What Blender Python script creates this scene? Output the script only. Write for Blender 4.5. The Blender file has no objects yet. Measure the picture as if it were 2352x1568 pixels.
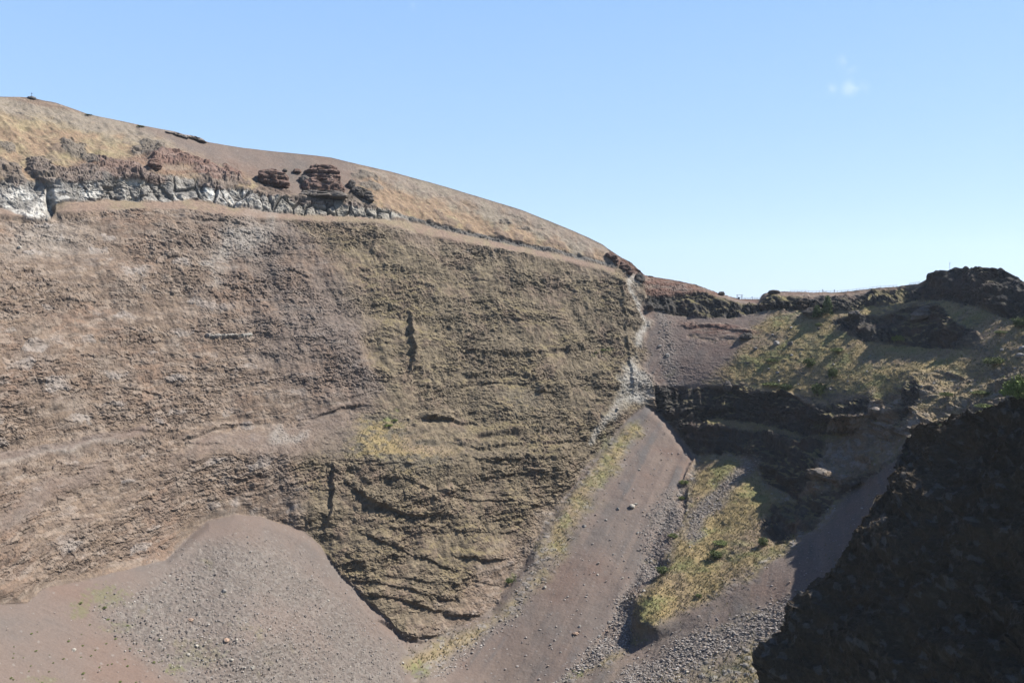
import bpy, math, random
import numpy as np
from concurrent.futures import ThreadPoolExecutor
R = math.radians
sc = bpy.context.scene
# ------------------------------------------------------------------ camera
W0, H0, F0, VH = 2352.0, 1568.0, 1898.0, 690.0        # design units of the layout below; VH = horizon row
EYE = 240.0                                           # eye level above the crater floor
PITCH = math.atan((H0/2 - VH)/F0)
cam_d = bpy.data.cameras.new('camera'); cam = bpy.data.objects.new('camera', cam_d)
sc.collection.objects.link(cam); sc.camera = cam
cam_d.sensor_width = 22.3; cam_d.lens = 22.3*F0/W0
cam_d.clip_start = 0.5; cam_d.clip_end = 40000
cam.location = (0, 0, EYE); cam.rotation_euler = (R(90) - PITCH, 0, 0)
def unproj_dir(u, v):
    x = (u - W0/2)/F0; y = -(v - H0/2)/F0; c_, s_ = math.cos(PITCH), math.sin(PITCH)
    d = np.array([x, c_ + y*s_, y*c_ - s_]); return tuple(float(t) for t in d/np.linalg.norm(d))
# ------------------------------------------------------------------ light
SUN_AZ, SUN_EL = R(80), R(48)                         # azimuth from view direction (+Y) towards the right (+X)
sd = (math.sin(SUN_AZ)*math.cos(SUN_EL), math.cos(SUN_AZ)*math.cos(SUN_EL), math.sin(SUN_EL))
sun_d = bpy.data.lights.new('sun', 'SUN'); sun = bpy.data.objects.new('sun', sun_d)
sc.collection.objects.link(sun)
sun_d.energy = 5.0; sun_d.angle = R(0.5); sun_d.color = (1.0, 0.955, 0.88)
from mathutils import Vector, Matrix
sun.rotation_euler = Vector((-sd[0], -sd[1], -sd[2])).to_track_quat('-Z', 'Y').to_euler()
sun.location = (0, 0, EYE + 300)
world = bpy.data.worlds.new('World'); sc.world = world; world.use_nodes = True
wt = world.node_tree; bg = wt.nodes['Background']
sky = wt.nodes.new('ShaderNodeTexSky'); sky.sky_type = 'NISHITA'; sky.sun_disc = False
sky.sun_elevation = SUN_EL; sky.sun_rotation = SUN_AZ
sky.altitude = 300; sky.air_density = 1.0; sky.dust_density = 0.1; sky.ozone_density = 2.0
bg.inputs['Strength'].default_value = 0.15
# clear summer sky: the Nishita sky evened out towards the pale blue of the photograph's air
wtc = wt.nodes.new('ShaderNodeTexCoord'); wsx = wt.nodes.new('ShaderNodeSeparateXYZ'); wcr = wt.nodes.new('ShaderNodeValToRGB')
wt.links.new(wtc.outputs['Generated'], wsx.inputs[0]); wt.links.new(wsx.outputs['Z'], wcr.inputs['Fac'])
SKYC = [(0, (.192, .260, .352)), (.08, (.176, .252, .348)), (.2, (.142, .223, .348)), (.37, (.108, .190, .338)), (1, (.03, .075, .22))]
while len(wcr.color_ramp.elements) < len(SKYC): wcr.color_ramp.elements.new(.5)
for e_, (p_, c_) in zip(wcr.color_ramp.elements, SKYC): e_.position = p_; e_.color = (*[x/.15 for x in c_], 1)
wmx = wt.nodes.new('ShaderNodeMix'); wmx.data_type = 'RGBA'; wmx.inputs[0].default_value = .95
wt.links.new(sky.outputs[0], wmx.inputs[6]); wt.links.new(wcr.outputs['Color'], wmx.inputs[7])
# a few faint puffs of cloud
wn = wt.nodes.new('ShaderNodeTexNoise'); wn.inputs['Scale'].default_value = 60; wn.inputs['Detail'].default_value = 4
wt.links.new(wtc.outputs['Generated'], wn.inputs['Vector'])
last = wmx.outputs[2]
for cu, cv, cr_, cs in [(1948, 145, .016, .35), (1953, 203, .013, .55), (1909, 206, .009, .35), (1980, 200, .012, .2), (957, 13, .010, .25)]:
    dv = unproj_dir(cu, cv)
    vd = wt.nodes.new('ShaderNodeVectorMath'); vd.operation = 'DISTANCE'; vd.inputs[1].default_value = dv
    sc2 = wt.nodes.new('ShaderNodeVectorMath'); sc2.operation = 'NORMALIZE'; wt.links.new(wtc.outputs['Generated'], sc2.inputs[0]); wt.links.new(sc2.outputs[0], vd.inputs[0])
    a_ = wt.nodes.new('ShaderNodeMapRange'); a_.interpolation_type = 'SMOOTHSTEP'; a_.inputs['From Min'].default_value = cr_; a_.inputs['From Max'].default_value = 0; a_.inputs['To Max'].default_value = cs
    wt.links.new(vd.outputs['Value'], a_.inputs['Value'])
    b_ = wt.nodes.new('ShaderNodeMapRange'); b_.interpolation_type = 'SMOOTHSTEP'; b_.inputs['From Min'].default_value = .38; b_.inputs['From Max'].default_value = .62; wt.links.new(wn.outputs['Fac'], b_.inputs['Value'])
    m_ = wt.nodes.new('ShaderNodeMath'); m_.operation = 'MULTIPLY'; wt.links.new(a_.outputs[0], m_.inputs[0]); wt.links.new(b_.outputs[0], m_.inputs[1])
    x_ = wt.nodes.new('ShaderNodeMix'); x_.data_type = 'RGBA'; wt.links.new(m_.outputs[0], x_.inputs[0]); wt.links.new(last, x_.inputs[6]); x_.inputs[7].default_value = (.27/.15, .33/.15, .36/.15, 1); last = x_.outputs[2]
wt.links.new(last, bg.inputs['Color'])
sc.view_settings.view_transform = 'Standard'; sc.view_settings.look = 'None'
sc.view_settings.gamma = 1.0; sc.view_settings.exposure = 1.5
sc.cycles.max_bounces = 4; sc.cycles.diffuse_bounces = 2

# ------------------------------------------------------------------ numpy noise
rs = np.random.RandomState(7)
PERM = np.tile(rs.permutation(256), 3).astype(np.int32)
GR = rs.normal(size=(256, 3)); GR = (GR/np.linalg.norm(GR, axis=1)[:, None]).astype(np.float32)
JIT = rs.rand(256, 3).astype(np.float32); RND = rs.rand(256).astype(np.float32)
def par(fn, p, *a):
    n = len(p)
    if n < 20000: return fn(p, *a)
    with ThreadPoolExecutor(4) as ex:
        return np.concatenate(list(ex.map(lambda q: fn(q, *a), np.array_split(p, 16))), axis=0)
def _perlin(p):
    i = np.floor(p).astype(np.int32); f = p - i; i &= 255
    w = f*f*f*(f*(f*6 - 15) + 10); out = np.zeros(len(p), np.float32)
    for dx in (0, 1):
        a = PERM[i[:, 0] + dx]; wx = w[:, 0] if dx else 1 - w[:, 0]; fx = f[:, 0] - dx
        for dy in (0, 1):
            b = PERM[a + i[:, 1] + dy]; wy = wx*(w[:, 1] if dy else 1 - w[:, 1]); fy = f[:, 1] - dy
            for dz in (0, 1):
                g = GR[PERM[b + i[:, 2] + dz]]; wz = wy*(w[:, 2] if dz else 1 - w[:, 2])
                out += wz*(g[:, 0]*fx + g[:, 1]*fy + g[:, 2]*(f[:, 2] - dz))
    return out*1.6
def noise(p, s, off=0.0):
    s = np.asarray(s, np.float32)
    return par(_perlin, (p/s + off).astype(np.float32))
def fbm(p, s, octv=3, off=0.0, gain=0.5):
    o = 0; a = 1.0; t = 0; s = np.asarray(s, np.float32)*np.ones(3, np.float32)
    for k in range(octv):
        o = o + a*noise(p, s, off + 17.3*k); t += a; a *= gain; s = s/2.03
    return o/t*1.3
def _worley(p):
    b = np.floor(p - 0.5).astype(np.int32)
    d1 = np.full(len(p), 9.0, np.float32); d2 = d1.copy(); rid = np.zeros(len(p), np.float32)
    for dx in (0, 1):
        for dy in (0, 1):
            for dz in (0, 1):
                c = b + np.array([dx, dy, dz], np.int32)
                h = PERM[PERM[PERM[c[:, 0] & 255] + (c[:, 1] & 255)] + (c[:, 2] & 255)]
                q = c + 0.15 + 0.7*JIT[h] - p
                d = (q*q).sum(1)
                m = d < d1
                d2 = np.where(m, d1, np.minimum(d2, d)); rid = np.where(m, RND[h], rid); d1 = np.where(m, d, d1)
    return np.stack([np.sqrt(d1), np.sqrt(d2), rid], 1)
def worley(p, s, off=0.0):
    r = par(_worley, (p/np.asarray(s, np.float32) + off).astype(np.float32))
    return r[:, 0], r[:, 1], r[:, 2]
def sst(a, b, x):
    t = np.clip((x - a)/(b - a), 0, 1); return t*t*(3 - 2*t)

# ------------------------------------------------------------------ layout -> world
cp, sp = math.cos(PITCH), math.sin(PITCH)
def unproj(u, v, d):
    x = (u - W0/2)/F0*d; y = -(v - H0/2)/F0*d
    return np.stack([x, d*cp + y*sp, EYE + y*cp - d*sp], -1).astype(np.float32)

SKY = [(-640,330,232),(-300,262,272),(0,222,335),(70,224,343),(130,237,348),(200,262,352),(320,287,362),(400,302,370),
 (480,327,378),(560,340,388),(640,349,397),(720,357,405),(760,362,410),(800,372,414),(900,395,424),(1000,422,434),(1100,452,443),(1200,483,452),
 (1300,523,460),(1350,545,464),(1385,562,466),(1400,574,466),(1425,590,466),(1450,604,468),(1470,622,470),(1480,633,480),
 (1540,642,482),(1600,655,480),(1650,674,476),(1700,687,472),(1745,687,468),(1752,676,466),(1775,668,465),(1800,671,462),(1850,672,454),
 (1920,672,446),(1950,668,442),(2000,662,432),(2060,659,416),(2090,654,405),(2110,652,395),(2130,640,384),(2135,626,380),(2180,622,372),
 (2190,613,370),(2250,613,360),(2300,618,350),(2330,632,344),(2352,648,338),(2450,700,310),(2600,730,260),(3040,760,160)]
CURVES = dict(
 bandtop=[(-640,520,205),(-300,450,245),(0,430,292),(130,415,300),(350,405,328),(480,425,346),(600,452,362),(700,465,374),(780,470,384),(870,484,396),(1000,512,413),(1130,545,428),(1300,578,448),(1412,606,459)],
 bandbot=[(-640,570,201),(-300,500,241),(0,475,288),(110,490,296),(150,460,301),(295,459,320),(434,456,338),(590,480,357),(700,492,371),(816,496,386),(870,493,394),(1000,520,411.5),(1130,552,427),(1300,584,447),(1412,612,458)],
 walllip=[(-640,590,196),(-300,520,236),(0,492,283),(118,500,292),(300,485,314),(434,485,332),(590,500,351),(700,505,365),(860,512,387),(1000,545,404),(1130,570,420),(1300,600,441),(1410,633,453),(1475,680,462)],
 benchtop=[(-640,1150,150),(-300,1080,205),(0,1030,240),(200,990,262),(400,975,286),(600,970,310),(800,935,336),(900,945,345),(1000,970,356),(1130,970,372),(1250,965,387),(1400,955,405)],
 benchbot=[(-640,1200,145),(-300,1130,198),(0,1080,230),(350,1040,272),(600,1040,300),(760,1055,318),(900,1045,330),(1050,1050,345),(1200,1050,364),(1300,1045,378)],
 conetop=[(-640,1450,135),(-300,1400,175),(0,1388,209),(60,1385,214),(100,1350,222),(200,1330,234),(380,1285,262),(430,1235,275),(475,1195,284),(540,1180,291),(600,1185,297),(700,1220,305),(735,1250,306),(780,1320,303),(850,1390,302),(935,1472,300)],
 fanfoot=[(935,1472,300),(1000,1465,308),(1130,1400,326),(1200,1300,344),(1240,1220,357),(1290,1150,371),(1340,1080,386),(1390,1020,400),(1440,960,413),(1480,930,421)],
 bottom=[(-640,1568,120),(-300,1568,158),(0,1568,190),(200,1568,207),(400,1568,224),(540,1568,240),(700,1568,258),(850,1568,272),(940,1568,283),(1100,1568,296),(1290,1568,284),(1450,1568,272),(1700,1568,254),(1900,1568,240),(2352,1568,205),(3040,1568,120)],
 conemid=[(540,1180,291),(550,1300,267),(560,1450,246),(560,1568,233)],
 conevalley=[(200,1330,234),(150,1400,222),(290,1480,226),(400,1568,226)],
 floor=[(-640,2100,95),(0,2100,150),(400,2100,170),(940,2100,205),(1290,2100,205),(1700,2100,185),(2352,2100,150),(3040,2100,100)],
 spur=[(1905,962,345),(1985,952,333),(2055,945,326)],
 right=[(3040,760,160),(3040,2100,100)], left=[(-640,330,232),(-640,2100,95)],
 gullyedge=[(1475,650,467),(1480,715,461),(1482,760,451),(1490,850,433),(1500,888,427),(1505,940,423)],
 lip1=[(1478,680,468),(1530,682,468),(1600,672,470),(1660,685,466),(1700,700,460),(1740,700,456),(1765,683,450),(1850,685,438),(1950,690,424),(2010,680,416),(2080,670,400),(2120,657,388)],
 foot1=[(1480,712,462),(1520,718,462),(1590,728,459),(1680,730,452),(1745,716,448),(1800,708,443),(1870,715,432),(1950,715,415),(2010,703,404),(2060,695,390),(2110,690,376),(2180,692,360),(2250,705,344),(2310,730,328),(2352,745,318),(2450,780,280),(2600,810,230)],
 lip2=[(1500,888,427),(1560,888,426),(1600,890,422),(1700,885,409),(1760,903,396),(1810,902,387),(1850,928,376),(1900,930,366),(1960,918,352),(2005,903,342)],
 ledgeb=[(1620,962,413),(1750,975,394),(1850,1000,372),(1950,990,356)],
 ledgef=[(1620,974,406),(1750,992,386),(1850,1014,364),(1950,1006,348)],
 foot2=[(1505,945,424),(1560,1000,412),(1600,1048,402),(1660,1040,392),(1720,1050,380),(1760,1110,366),(1830,1142,336),(1880,1085,328),(1960,1090,320),(2020,1066,312),(2064,1010,312)],
 lip3=[(1905,738,415),(1960,720,405),(2030,726,393),(2100,705,378),(2160,700,362),(2200,745,345),(2250,765,330)],
 foot3=[(1915,752,408),(1980,785,388),(2050,793,372),(2120,800,354),(2200,805,334),(2260,787,322)],
 midslope=[(2000,1000,335),(2040,900,340),(2070,850,345)],
 butt_l=[(2100,890,324),(2078,930,322),(2066,1010,310),(2060,1060,301)],
 butt_r=[(2112,885,319),(2096,940,312),(2088,1010,294),(2080,1070,281)],
 slope_r=[(2352,770,308),(2300,810,310),(2250,850,313),(2180,880,317),(2112,885,320)],
 fanright=[(1600,1048,402),(1575,1100,386),(1545,1150,372),(1500,1250,348),(1470,1320,333),(1420,1400,316),(1370,1470,302),(1290,1568,284)],
 lobecrest=[(1645,1060,388),(1640,1200,349),(1600,1290,323),(1545,1380,304),(1500,1440,292)],
 lobefoot=[(1520,1300,337),(1460,1380,312),(1448,1475,301)],
 lobelip=[(1555,1290,327),(1500,1370,306),(1468,1430,296)],
 scree2=[(1980,1112,320),(1850,1220,316),(1720,1320,303),(1600,1420,294),(1480,1492,292),(1290,1568,284)],
 mounds=[(1760,1230,324),(1830,1195,321),(1880,1180,321)],
)
CURVES['sky'] = SKY
# diffusion of inverse depth between the layout curves
CS = 4.0; GU0, GV0 = -640.0, 160.0
GW, GH = int((3040 - GU0)/CS) + 1, int((2100 - GV0)/CS) + 1
def raster(curves):
    S = np.zeros((GH, GW)); N = np.zeros((GH, GW))
    for c in curves:
        for (u0, v0, d0), (u1, v1, d1) in zip(c[:-1], c[1:]):
            n = int(max(abs(u1 - u0), abs(v1 - v0))/CS*3) + 2
            t = np.linspace(0, 1, n)
            inv = (1 - t)/d0 + t/d1
            iu = np.clip(np.rint((u0 + (u1 - u0)*t - GU0)/CS).astype(int), 0, GW - 1)
            iv = np.clip(np.rint((v0 + (v1 - v0)*t - GV0)/CS).astype(int), 0, GH - 1)
            np.add.at(S, (iv, iu), inv); np.add.at(N, (iv, iu), 1)
    return S, N
def diffuse(S, N):
    levels = [(S, N)]
    while min(levels[-1][0].shape) > 12:
        s, n = levels[-1]; h, w = s.shape
        s = np.pad(s, ((0, h % 2), (0, w % 2))); n = np.pad(n, ((0, h % 2), (0, w % 2)))
        levels.append((s[::2, ::2] + s[1::2, ::2] + s[::2, 1::2] + s[1::2, 1::2], n[::2, ::2] + n[1::2, ::2] + n[::2, 1::2] + n[1::2, 1::2]))
    X = None
    for li, (s, n) in enumerate(reversed(levels)):
        fix = n > 0; val = np.where(fix, s/np.maximum(n, 1), 0)
        if X is None: X = np.full(s.shape, val[fix].mean())
        else:
            X = np.repeat(np.repeat(X, 2, 0), 2, 1)[:s.shape[0], :s.shape[1]]
        X = np.where(fix, val, X)
        for it in range(60 if li < len(levels) - 3 else 120):
            P = np.pad(X, 1, mode='edge')
            X = np.where(fix, val, (P[:-2, 1:-1] + P[2:, 1:-1] + P[1:-1, :-2] + P[1:-1, 2:])*0.25)
    return X
INV = diffuse(*raster(CURVES.values()))
for _ in range(2):
    P = np.pad(INV, 1, mode='edge')
    INV = (P[:-2, 1:-1] + P[2:, 1:-1] + P[1:-1, :-2] + P[1:-1, 2:] + 4*INV)/8
INV_RAW = INV
def sample(G, u, v):
    x = np.clip((u - GU0)/CS, 0, GW - 1.001); y = np.clip((v - GV0)/CS, 0, GH - 1.001)
    i = x.astype(np.int32); j = y.astype(np.int32); fx = x - i; fy = y - j
    return (G[j, i]*(1 - fx) + G[j, i+1]*fx)*(1 - fy) + (G[j+1, i]*(1 - fx) + G[j+1, i+1]*fx)*fy

# ------------------------------------------------------------------ masks (signed distance on the layout grid)
gu, gv = np.meshgrid(GU0 + CS*np.arange(GW), GV0 + CS*np.arange(GH))
def polysd(poly):
    P = np.array(poly, float); Q = np.roll(P, -1, 0)
    inside = np.zeros(gu.shape, bool); dist = np.full(gu.shape, 1e9)
    for (x0, y0), (x1, y1) in zip(P, Q):
        if y0 != y1:
            c = ((y0 > gv) != (y1 > gv)) & (gu < (x1 - x0)*(gv - y0)/(y1 - y0) + x0); inside ^= c
        ex, ey = x1 - x0, y1 - y0; L = ex*ex + ey*ey + 1e-9
        t = np.clip(((gu - x0)*ex + (gv - y0)*ey)/L, 0, 1)
        dist = np.minimum(dist, (gu - x0 - t*ex)**2 + (gv - y0 - t*ey)**2)
    return np.where(inside, 1, -1)*np.sqrt(dist)
def boxblur(A, k):
    for _ in range(k):
        P = np.pad(A, 1, mode='edge'); A = (P[:-2, 1:-1] + P[2:, 1:-1] + P[1:-1, :-2] + P[1:-1, 2:])*.25
    return A
def pl(name): return [(a, b) for a, b, c in CURVES[name]]
def strip(pts, h):                                    # a band of half-width h round a polyline
    P = np.array(pts, float); D = np.full(gu.shape, 1e9)
    for (x0, y0), (x1, y1) in zip(P[:-1], P[1:]):
        ex, ey = x1 - x0, y1 - y0; L = ex*ex + ey*ey + 1e-9
        t = np.clip(((gu - x0)*ex + (gv - y0)*ey)/L, 0, 1)
        D = np.minimum(D, (gu - x0 - t*ex)**2 + (gv - y0 - t*ey)**2)
    return h - np.sqrt(D)
_conepoly = pl('conetop') + [(941,1520),(960,1568),(960,2100),(-640,2100)]
_fanpoly = pl('fanfoot')[::-1] + [(960,1568),(960,2100),(1290,2100),(1290,1568),(1420,1400),(1500,1250),(1595,1050),(1560,1000),(1510,940)]
_m = np.maximum(sst(0, 22, polysd(_conepoly)), sst(0, 22, polysd(_fanpoly)))
_m = np.maximum(_m, sst(0, 40, polysd([(1500,720),(1800,712),(2000,720),(2000,890),(1900,915),(1700,872),(1500,875)])))
_m = np.maximum(_m, sst(0, 40, polysd([(1800,1220),(1980,1120),(2100,1060),(2300,1200),(2300,2100),(1000,2100),(1290,1590),(1480,1510)])))
INV = INV*(1 - _m) + boxblur(INV, 160)*_m
KINDS = ['hill', 'ash', 'lava', 'soil', 'wallL', 'wallG', 'wallR', 'rubble', 'grass', 'cliff', 'scoria', 'white', 'gravelgrass', 'spur']
KI = {k: i for i, k in enumerate(KINDS)}
skyband = [(-640, 100), (3040, 100)]
# (kind, signed distance, feather, warp, strength)
LAYERS = []
def lay(kind, sdf, feather=10, warp=14, strength=1.0): LAYERS.append((kind, sdf if isinstance(sdf, np.ndarray) else polysd(sdf), feather, warp, strength))
lay('wallL', [(-640,100),(3040,100),(3040,2100),(-640,2100)], 1, 0)
lay('wallG', [(430,480),(700,480),(870,500),(900,930),(820,960),(690,940),(620,800),(500,700)], 80, 60, .75)
lay('wallR', [(690,500),(1480,620),(1500,960),(900,1500),(700,1250),(690,1050),(860,940),(850,760),(760,560)], 40, 30)
lay('ash', [(400,1050),(450,1020),(560,980),(620,985),(740,955),(840,950),(870,1000),(820,1045),(720,1045),(560,1055)], 26, 34, .6)
lay('ash', strip([(-100,1060),(60,1040),(200,1010),(330,985)], 9), 8, 8, .8)
lay('ash', strip([(0,1210),(120,1110),(240,1080)], 18), 14, 20, .6)
lay('grass', [(820,950),(900,960),(960,1010),(1060,1030),(1000,1080),(860,1060),(800,1040)], 25, 18, .8)
lay('grass', [(1140,900),(1230,890),(1270,950),(1180,960)], 20, 14, .5)
lay('hill', [(-640,100),(1420,500),(1420,612),(1300,582),(1130,550),(1000,516),(870,490),(600,455),(350,405),(130,418),(0,430),(-640,520)], 3, 4)
lay('ash', [(322,286),(480,320),(720,350),(800,368),(830,420),(780,470),(640,455),(560,400),(470,360),(400,340)], 16, 14, .9)
lay('scoria', [(200,372),(330,350),(430,350),(520,385),(570,400),(560,430),(470,415),(350,400),(180,412),(60,400),(80,380)], 12, 14, .75)
lay('soil', [(110,500),(128,462),(295,460),(434,458),(590,482),(700,494),(860,496),(1000,522),(1300,588),(1412,616),(1412,628),(1300,600),(1000,545),(860,512),(600,502),(434,484),(300,482),(128,488)], 4, 4)
lay('soil', [(-640,560),(0,476),(70,480),(108,500),(60,498),(0,492),(-640,590)], 4, 4)
lay('lava', [(-640,520),(0,424),(70,418),(130,412),(350,398),(480,420),(600,448),(700,462),(790,462),(860,478),(905,487),(905,500),(816,497),(700,492),(590,481),(434,458),(295,460),(150,461),(120,470),(110,500),(60,495),(0,474),(-640,568)], 3, 6)
lay('lava', strip([(900,493),(1000,518),(1070,535),(1130,549),(1300,582),(1412,611)], 4.5), 2.5, 3)
lay('ash', pl('conetop') + [(941,1520),(960,1568),(960,2100),(-640,2100)], 2, 3)
lay('rubble', [(470,1240),(560,1235),(660,1250),(740,1330),(820,1410),(920,1500),(955,1568),(980,2100),(420,2100),(420,1568),(300,1480),(230,1420),(330,1330),(400,1280)], 45, 30, .95)
lay('ash', pl('fanfoot')[::-1] + [(935,1500),(900,2100),(1290,2100),(1290,1568),(1370,1470),(1420,1400),(1470,1320),(1500,1250),(1545,1150),(1590,1050),(1560,1000),(1510,940)], 3, 5)
lay('rubble', [(1290,1568),(1370,1470),(1420,1400),(1470,1300),(1490,1180),(1540,1120),(1560,1200),(1530,1290),(1460,1360),(1445,1475),(1420,1568),(1420,2100),(1290,2100)], 18, 18, .95)
lay('rubble', [(1180,1390),(1240,1230),(1300,1215),(1260,1310),(1180,1420),(1040,1530),(960,1568),(960,1500),(1100,1440)], 16, 16, .6)
lay('gravelgrass', [(1240,1220),(1290,1150),(1390,1020),(1440,965),(1470,990),(1420,1080),(1340,1200),(1230,1360),(1080,1480),(960,1568),(945,1480),(1130,1410),(1190,1340)], 18, 20, .8)
lay('grass', strip([(1450,985),(1390,1070),(1330,1160),(1270,1260)], 16), 14, 22, .75)
lay('grass', strip([(940,1520),(1000,1500),(1090,1460)], 14), 12, 10, .6)
# right-hand bowl
lay('scoria', [(1478,560),(1760,620),(1765,690),(1700,705),(1480,690)], 4, 6)
lay('ash', [(1480,700),(1780,700),(1770,760),(1700,800),(1690,885),(1500,888),(1490,850)], 12, 18)
lay('grass', [(1740,735),(1850,700),(2140,650),(2352,650),(3040,700),(3040,1100),(2200,1100),(2080,1000),(2020,1090),(1990,905),(1960,920),(1850,930),(1760,905),(1700,885),(1640,890),(1690,800)], 24, 26)
lay('scoria', [(1490,715),(1760,715),(1740,800),(1680,880),(1500,885)], 30, 20, .3)
lay('scoria', [(1560,742),(1600,745),(1660,738),(1750,765),(1700,775),(1590,768)], 8, 10, .95)
lay('rubble', strip([(1520,725),(1530,790),(1535,880)], 14), 10, 10, .8)
lay('spur', strip([(1590,778),(1640,782),(1690,780)], 5), 8, 12, .5)
lay('scoria', [(1740,640),(2110,630),(2115,670),(2010,690),(1950,700),(1850,695),(1765,692)], 3, 7, .6)
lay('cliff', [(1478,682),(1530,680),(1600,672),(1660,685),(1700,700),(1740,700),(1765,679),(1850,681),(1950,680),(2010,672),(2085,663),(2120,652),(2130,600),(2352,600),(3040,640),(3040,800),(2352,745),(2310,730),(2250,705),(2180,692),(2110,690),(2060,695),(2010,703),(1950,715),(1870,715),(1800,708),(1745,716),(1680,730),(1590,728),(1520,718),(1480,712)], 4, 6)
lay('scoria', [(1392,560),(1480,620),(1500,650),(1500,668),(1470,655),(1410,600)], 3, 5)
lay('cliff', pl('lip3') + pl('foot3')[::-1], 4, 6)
lay('spur', [(1860,940),(2000,925),(2100,880),(2110,1060),(2040,1100),(1960,1150),(1850,1150),(1870,1040)], 8, 12)
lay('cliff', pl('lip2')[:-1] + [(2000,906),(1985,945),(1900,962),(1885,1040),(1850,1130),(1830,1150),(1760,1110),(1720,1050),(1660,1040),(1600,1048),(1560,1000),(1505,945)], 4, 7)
lay('spur', strip([(1810,1210),(1870,1170),(1950,1130),(2000,1090)], 26), 10, 14)
lay('grass', strip([(1640,968),(1750,984),(1850,1007),(1950,998)], 7), 5, 8, .7)
lay('spur', [(2090,870),(2180,855),(2260,850),(2352,790),(3040,900),(3040,1500),(2090,1500)], 24, 30, .75)
lay('grass', [(2230,790),(2352,740),(3040,780),(3040,900),(2330,850),(2250,850)], 20, 24, .8)
lay('grass', strip([(2110,935),(2190,905),(2280,880)], 12), 12, 24, .7)
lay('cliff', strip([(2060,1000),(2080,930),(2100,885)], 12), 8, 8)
# lower right
lay('gravelgrass', [(1600,1048),(1660,1040),(1720,1050),(1760,1110),(1830,1150),(1960,1100),(2068,1000),(2400,1100),(3040,1200),(3040,2100),(1290,2100),(1290,1568),(1448,1475),(1460,1380),(1520,1300),(1560,1220),(1580,1110)], 5, 8)
lay('grass', [(1605,1050),(1720,1052),(1760,1120),(1800,1180),(1850,1210),(1720,1310),(1600,1400),(1480,1480),(1450,1470),(1462,1380),(1540,1290),(1575,1200)], 14, 16, .95)
lay('rubble', strip([(1720,1065),(1660,1130),(1600,1190),(1590,1230)], 18), 14, 14, .85)
lay('ash', strip([(2100,1080),(1980,1150),(1850,1290),(1720,1370),(1600,1430),(1480,1500),(1380,1568),(1200,1700)], 34), 16, 14, .85)
lay('ash', [(2060,1060),(1960,1110),(1880,1230),(1750,1310),(1720,1400),(1850,1420),(2000,1300),(2200,1100)], 14, 10, .85)
lay('rubble', strip([(1860,1390),(1750,1440),(1620,1480),(1500,1540),(1400,1620)], 30), 22, 18, .85)
lay('cliff', [(1780,1150),(1830,1150),(1960,1100),(2060,1050),(1985,1110),(1900,1160),(1860,1220),(1770,1250),(1750,1200)], 10, 12, .9)
# white and coloured encrustation of the wall (real mineral colour)
lay('white', strip([(1452,640),(1466,690),(1478,740),(1470,790)], 7), 8, 14, .75)
lay('white', [(1425,850),(1460,820),(1490,860),(1480,920),(1430,910)], 16, 20, .7)
lay('white', strip([(1490,905),(1430,920),(1390,970),(1360,1010)], 9), 8, 14, .6)
lay('white', strip([(480,770),(520,772),(575,768)], 3), 3, 8, .9)
lay('white', strip([(0,1060),(90,1040),(190,1018),(300,1000)], 3), 6, 16, .28)
lay('white', [(615,985),(640,975),(650,1005),(710,990),(715,1010),(620,1018)], 8, 16, .4)
lay('white', [(0,500),(190,488),(240,520),(160,560),(0,580)], 40, 50, .3)
lay('white', [(520,500),(620,500),(620,560),(500,600),(470,660),(460,600)], 26, 40, .45)

# ------------------------------------------------------------------ main terrain grid
STEP = 1.8
inner = np.arange(-60, 2412 + .1, STEP)
ul = -60 - np.cumsum(np.geomspace(2.5, 30, 45)); ul = ul[ul > -640]
ur = 2412 + np.cumsum(np.geomspace(2.5, 30, 48)); ur = ur[ur < 3040]
U = np.concatenate([ul[::-1], inner, ur]); NU = len(U)
skyv = np.interp(U, [a for a, b, c in SKY], [b for a, b, c in SKY])
NV = 700
sv = np.linspace(0, 1, NV)
VB = 1590.0
Vg = skyv[None, :] + sv[:, None]*(VB - skyv[None, :])
extra = VB + np.cumsum(np.geomspace(3, 30, 42)); extra = extra[extra < 2095]
Vg = np.concatenate([Vg, np.repeat(extra[:, None], NU, 1)], 0)
Ug = np.repeat(U[None, :], Vg.shape[0], 0); NR = Vg.shape[0]
D = 1.0/sample(INV, Ug.ravel(), Vg.ravel()).reshape(Ug.shape)
P0 = unproj(Ug, Vg, D)
def gnormal(P):
    a = np.gradient(P, axis=1); b = np.gradient(P, axis=0)
    n = np.cross(b, a); n /= np.linalg.norm(n, axis=-1, keepdims=True) + 1e-9
    return n
def blur(A, k):
    for _ in range(k):
        Q = np.pad(A, ((1, 1), (1, 1), (0, 0)), mode='edge')
        A = (Q[:-2, 1:-1] + Q[2:, 1:-1] + Q[1:-1, :-2] + Q[1:-1, 2:] + 2*A)/6
    return A
N0 = blur(gnormal(P0), 12); N0 /= np.linalg.norm(N0, axis=-1, keepdims=True)
p = P0.reshape(-1, 3)
# warp of the mask edges
wx = fbm(p, 16, 4, 3.1, .6).reshape(Ug.shape); wy = fbm(p, 16, 4, 41.7, .6).reshape(Ug.shape)
Wt = np.zeros((len(KINDS),) + Ug.shape, np.float32)
for kind, sdf, fe, wa, st in LAYERS:
    m = sst(-fe, fe, sample(sdf, Ug + wa*wx*1.6, Vg + wa*wy*1.1))*st
    Wt *= (1 - m)[None]; Wt[KI[kind]] += m
def K(*ks): return sum(Wt[KI[k]] for k in ks)
LAVATOP = polysd([(-640,520),(0,424),(130,412),(350,398),(480,420),(600,448),(900,485),(900,600),(-640,640)])
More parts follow.
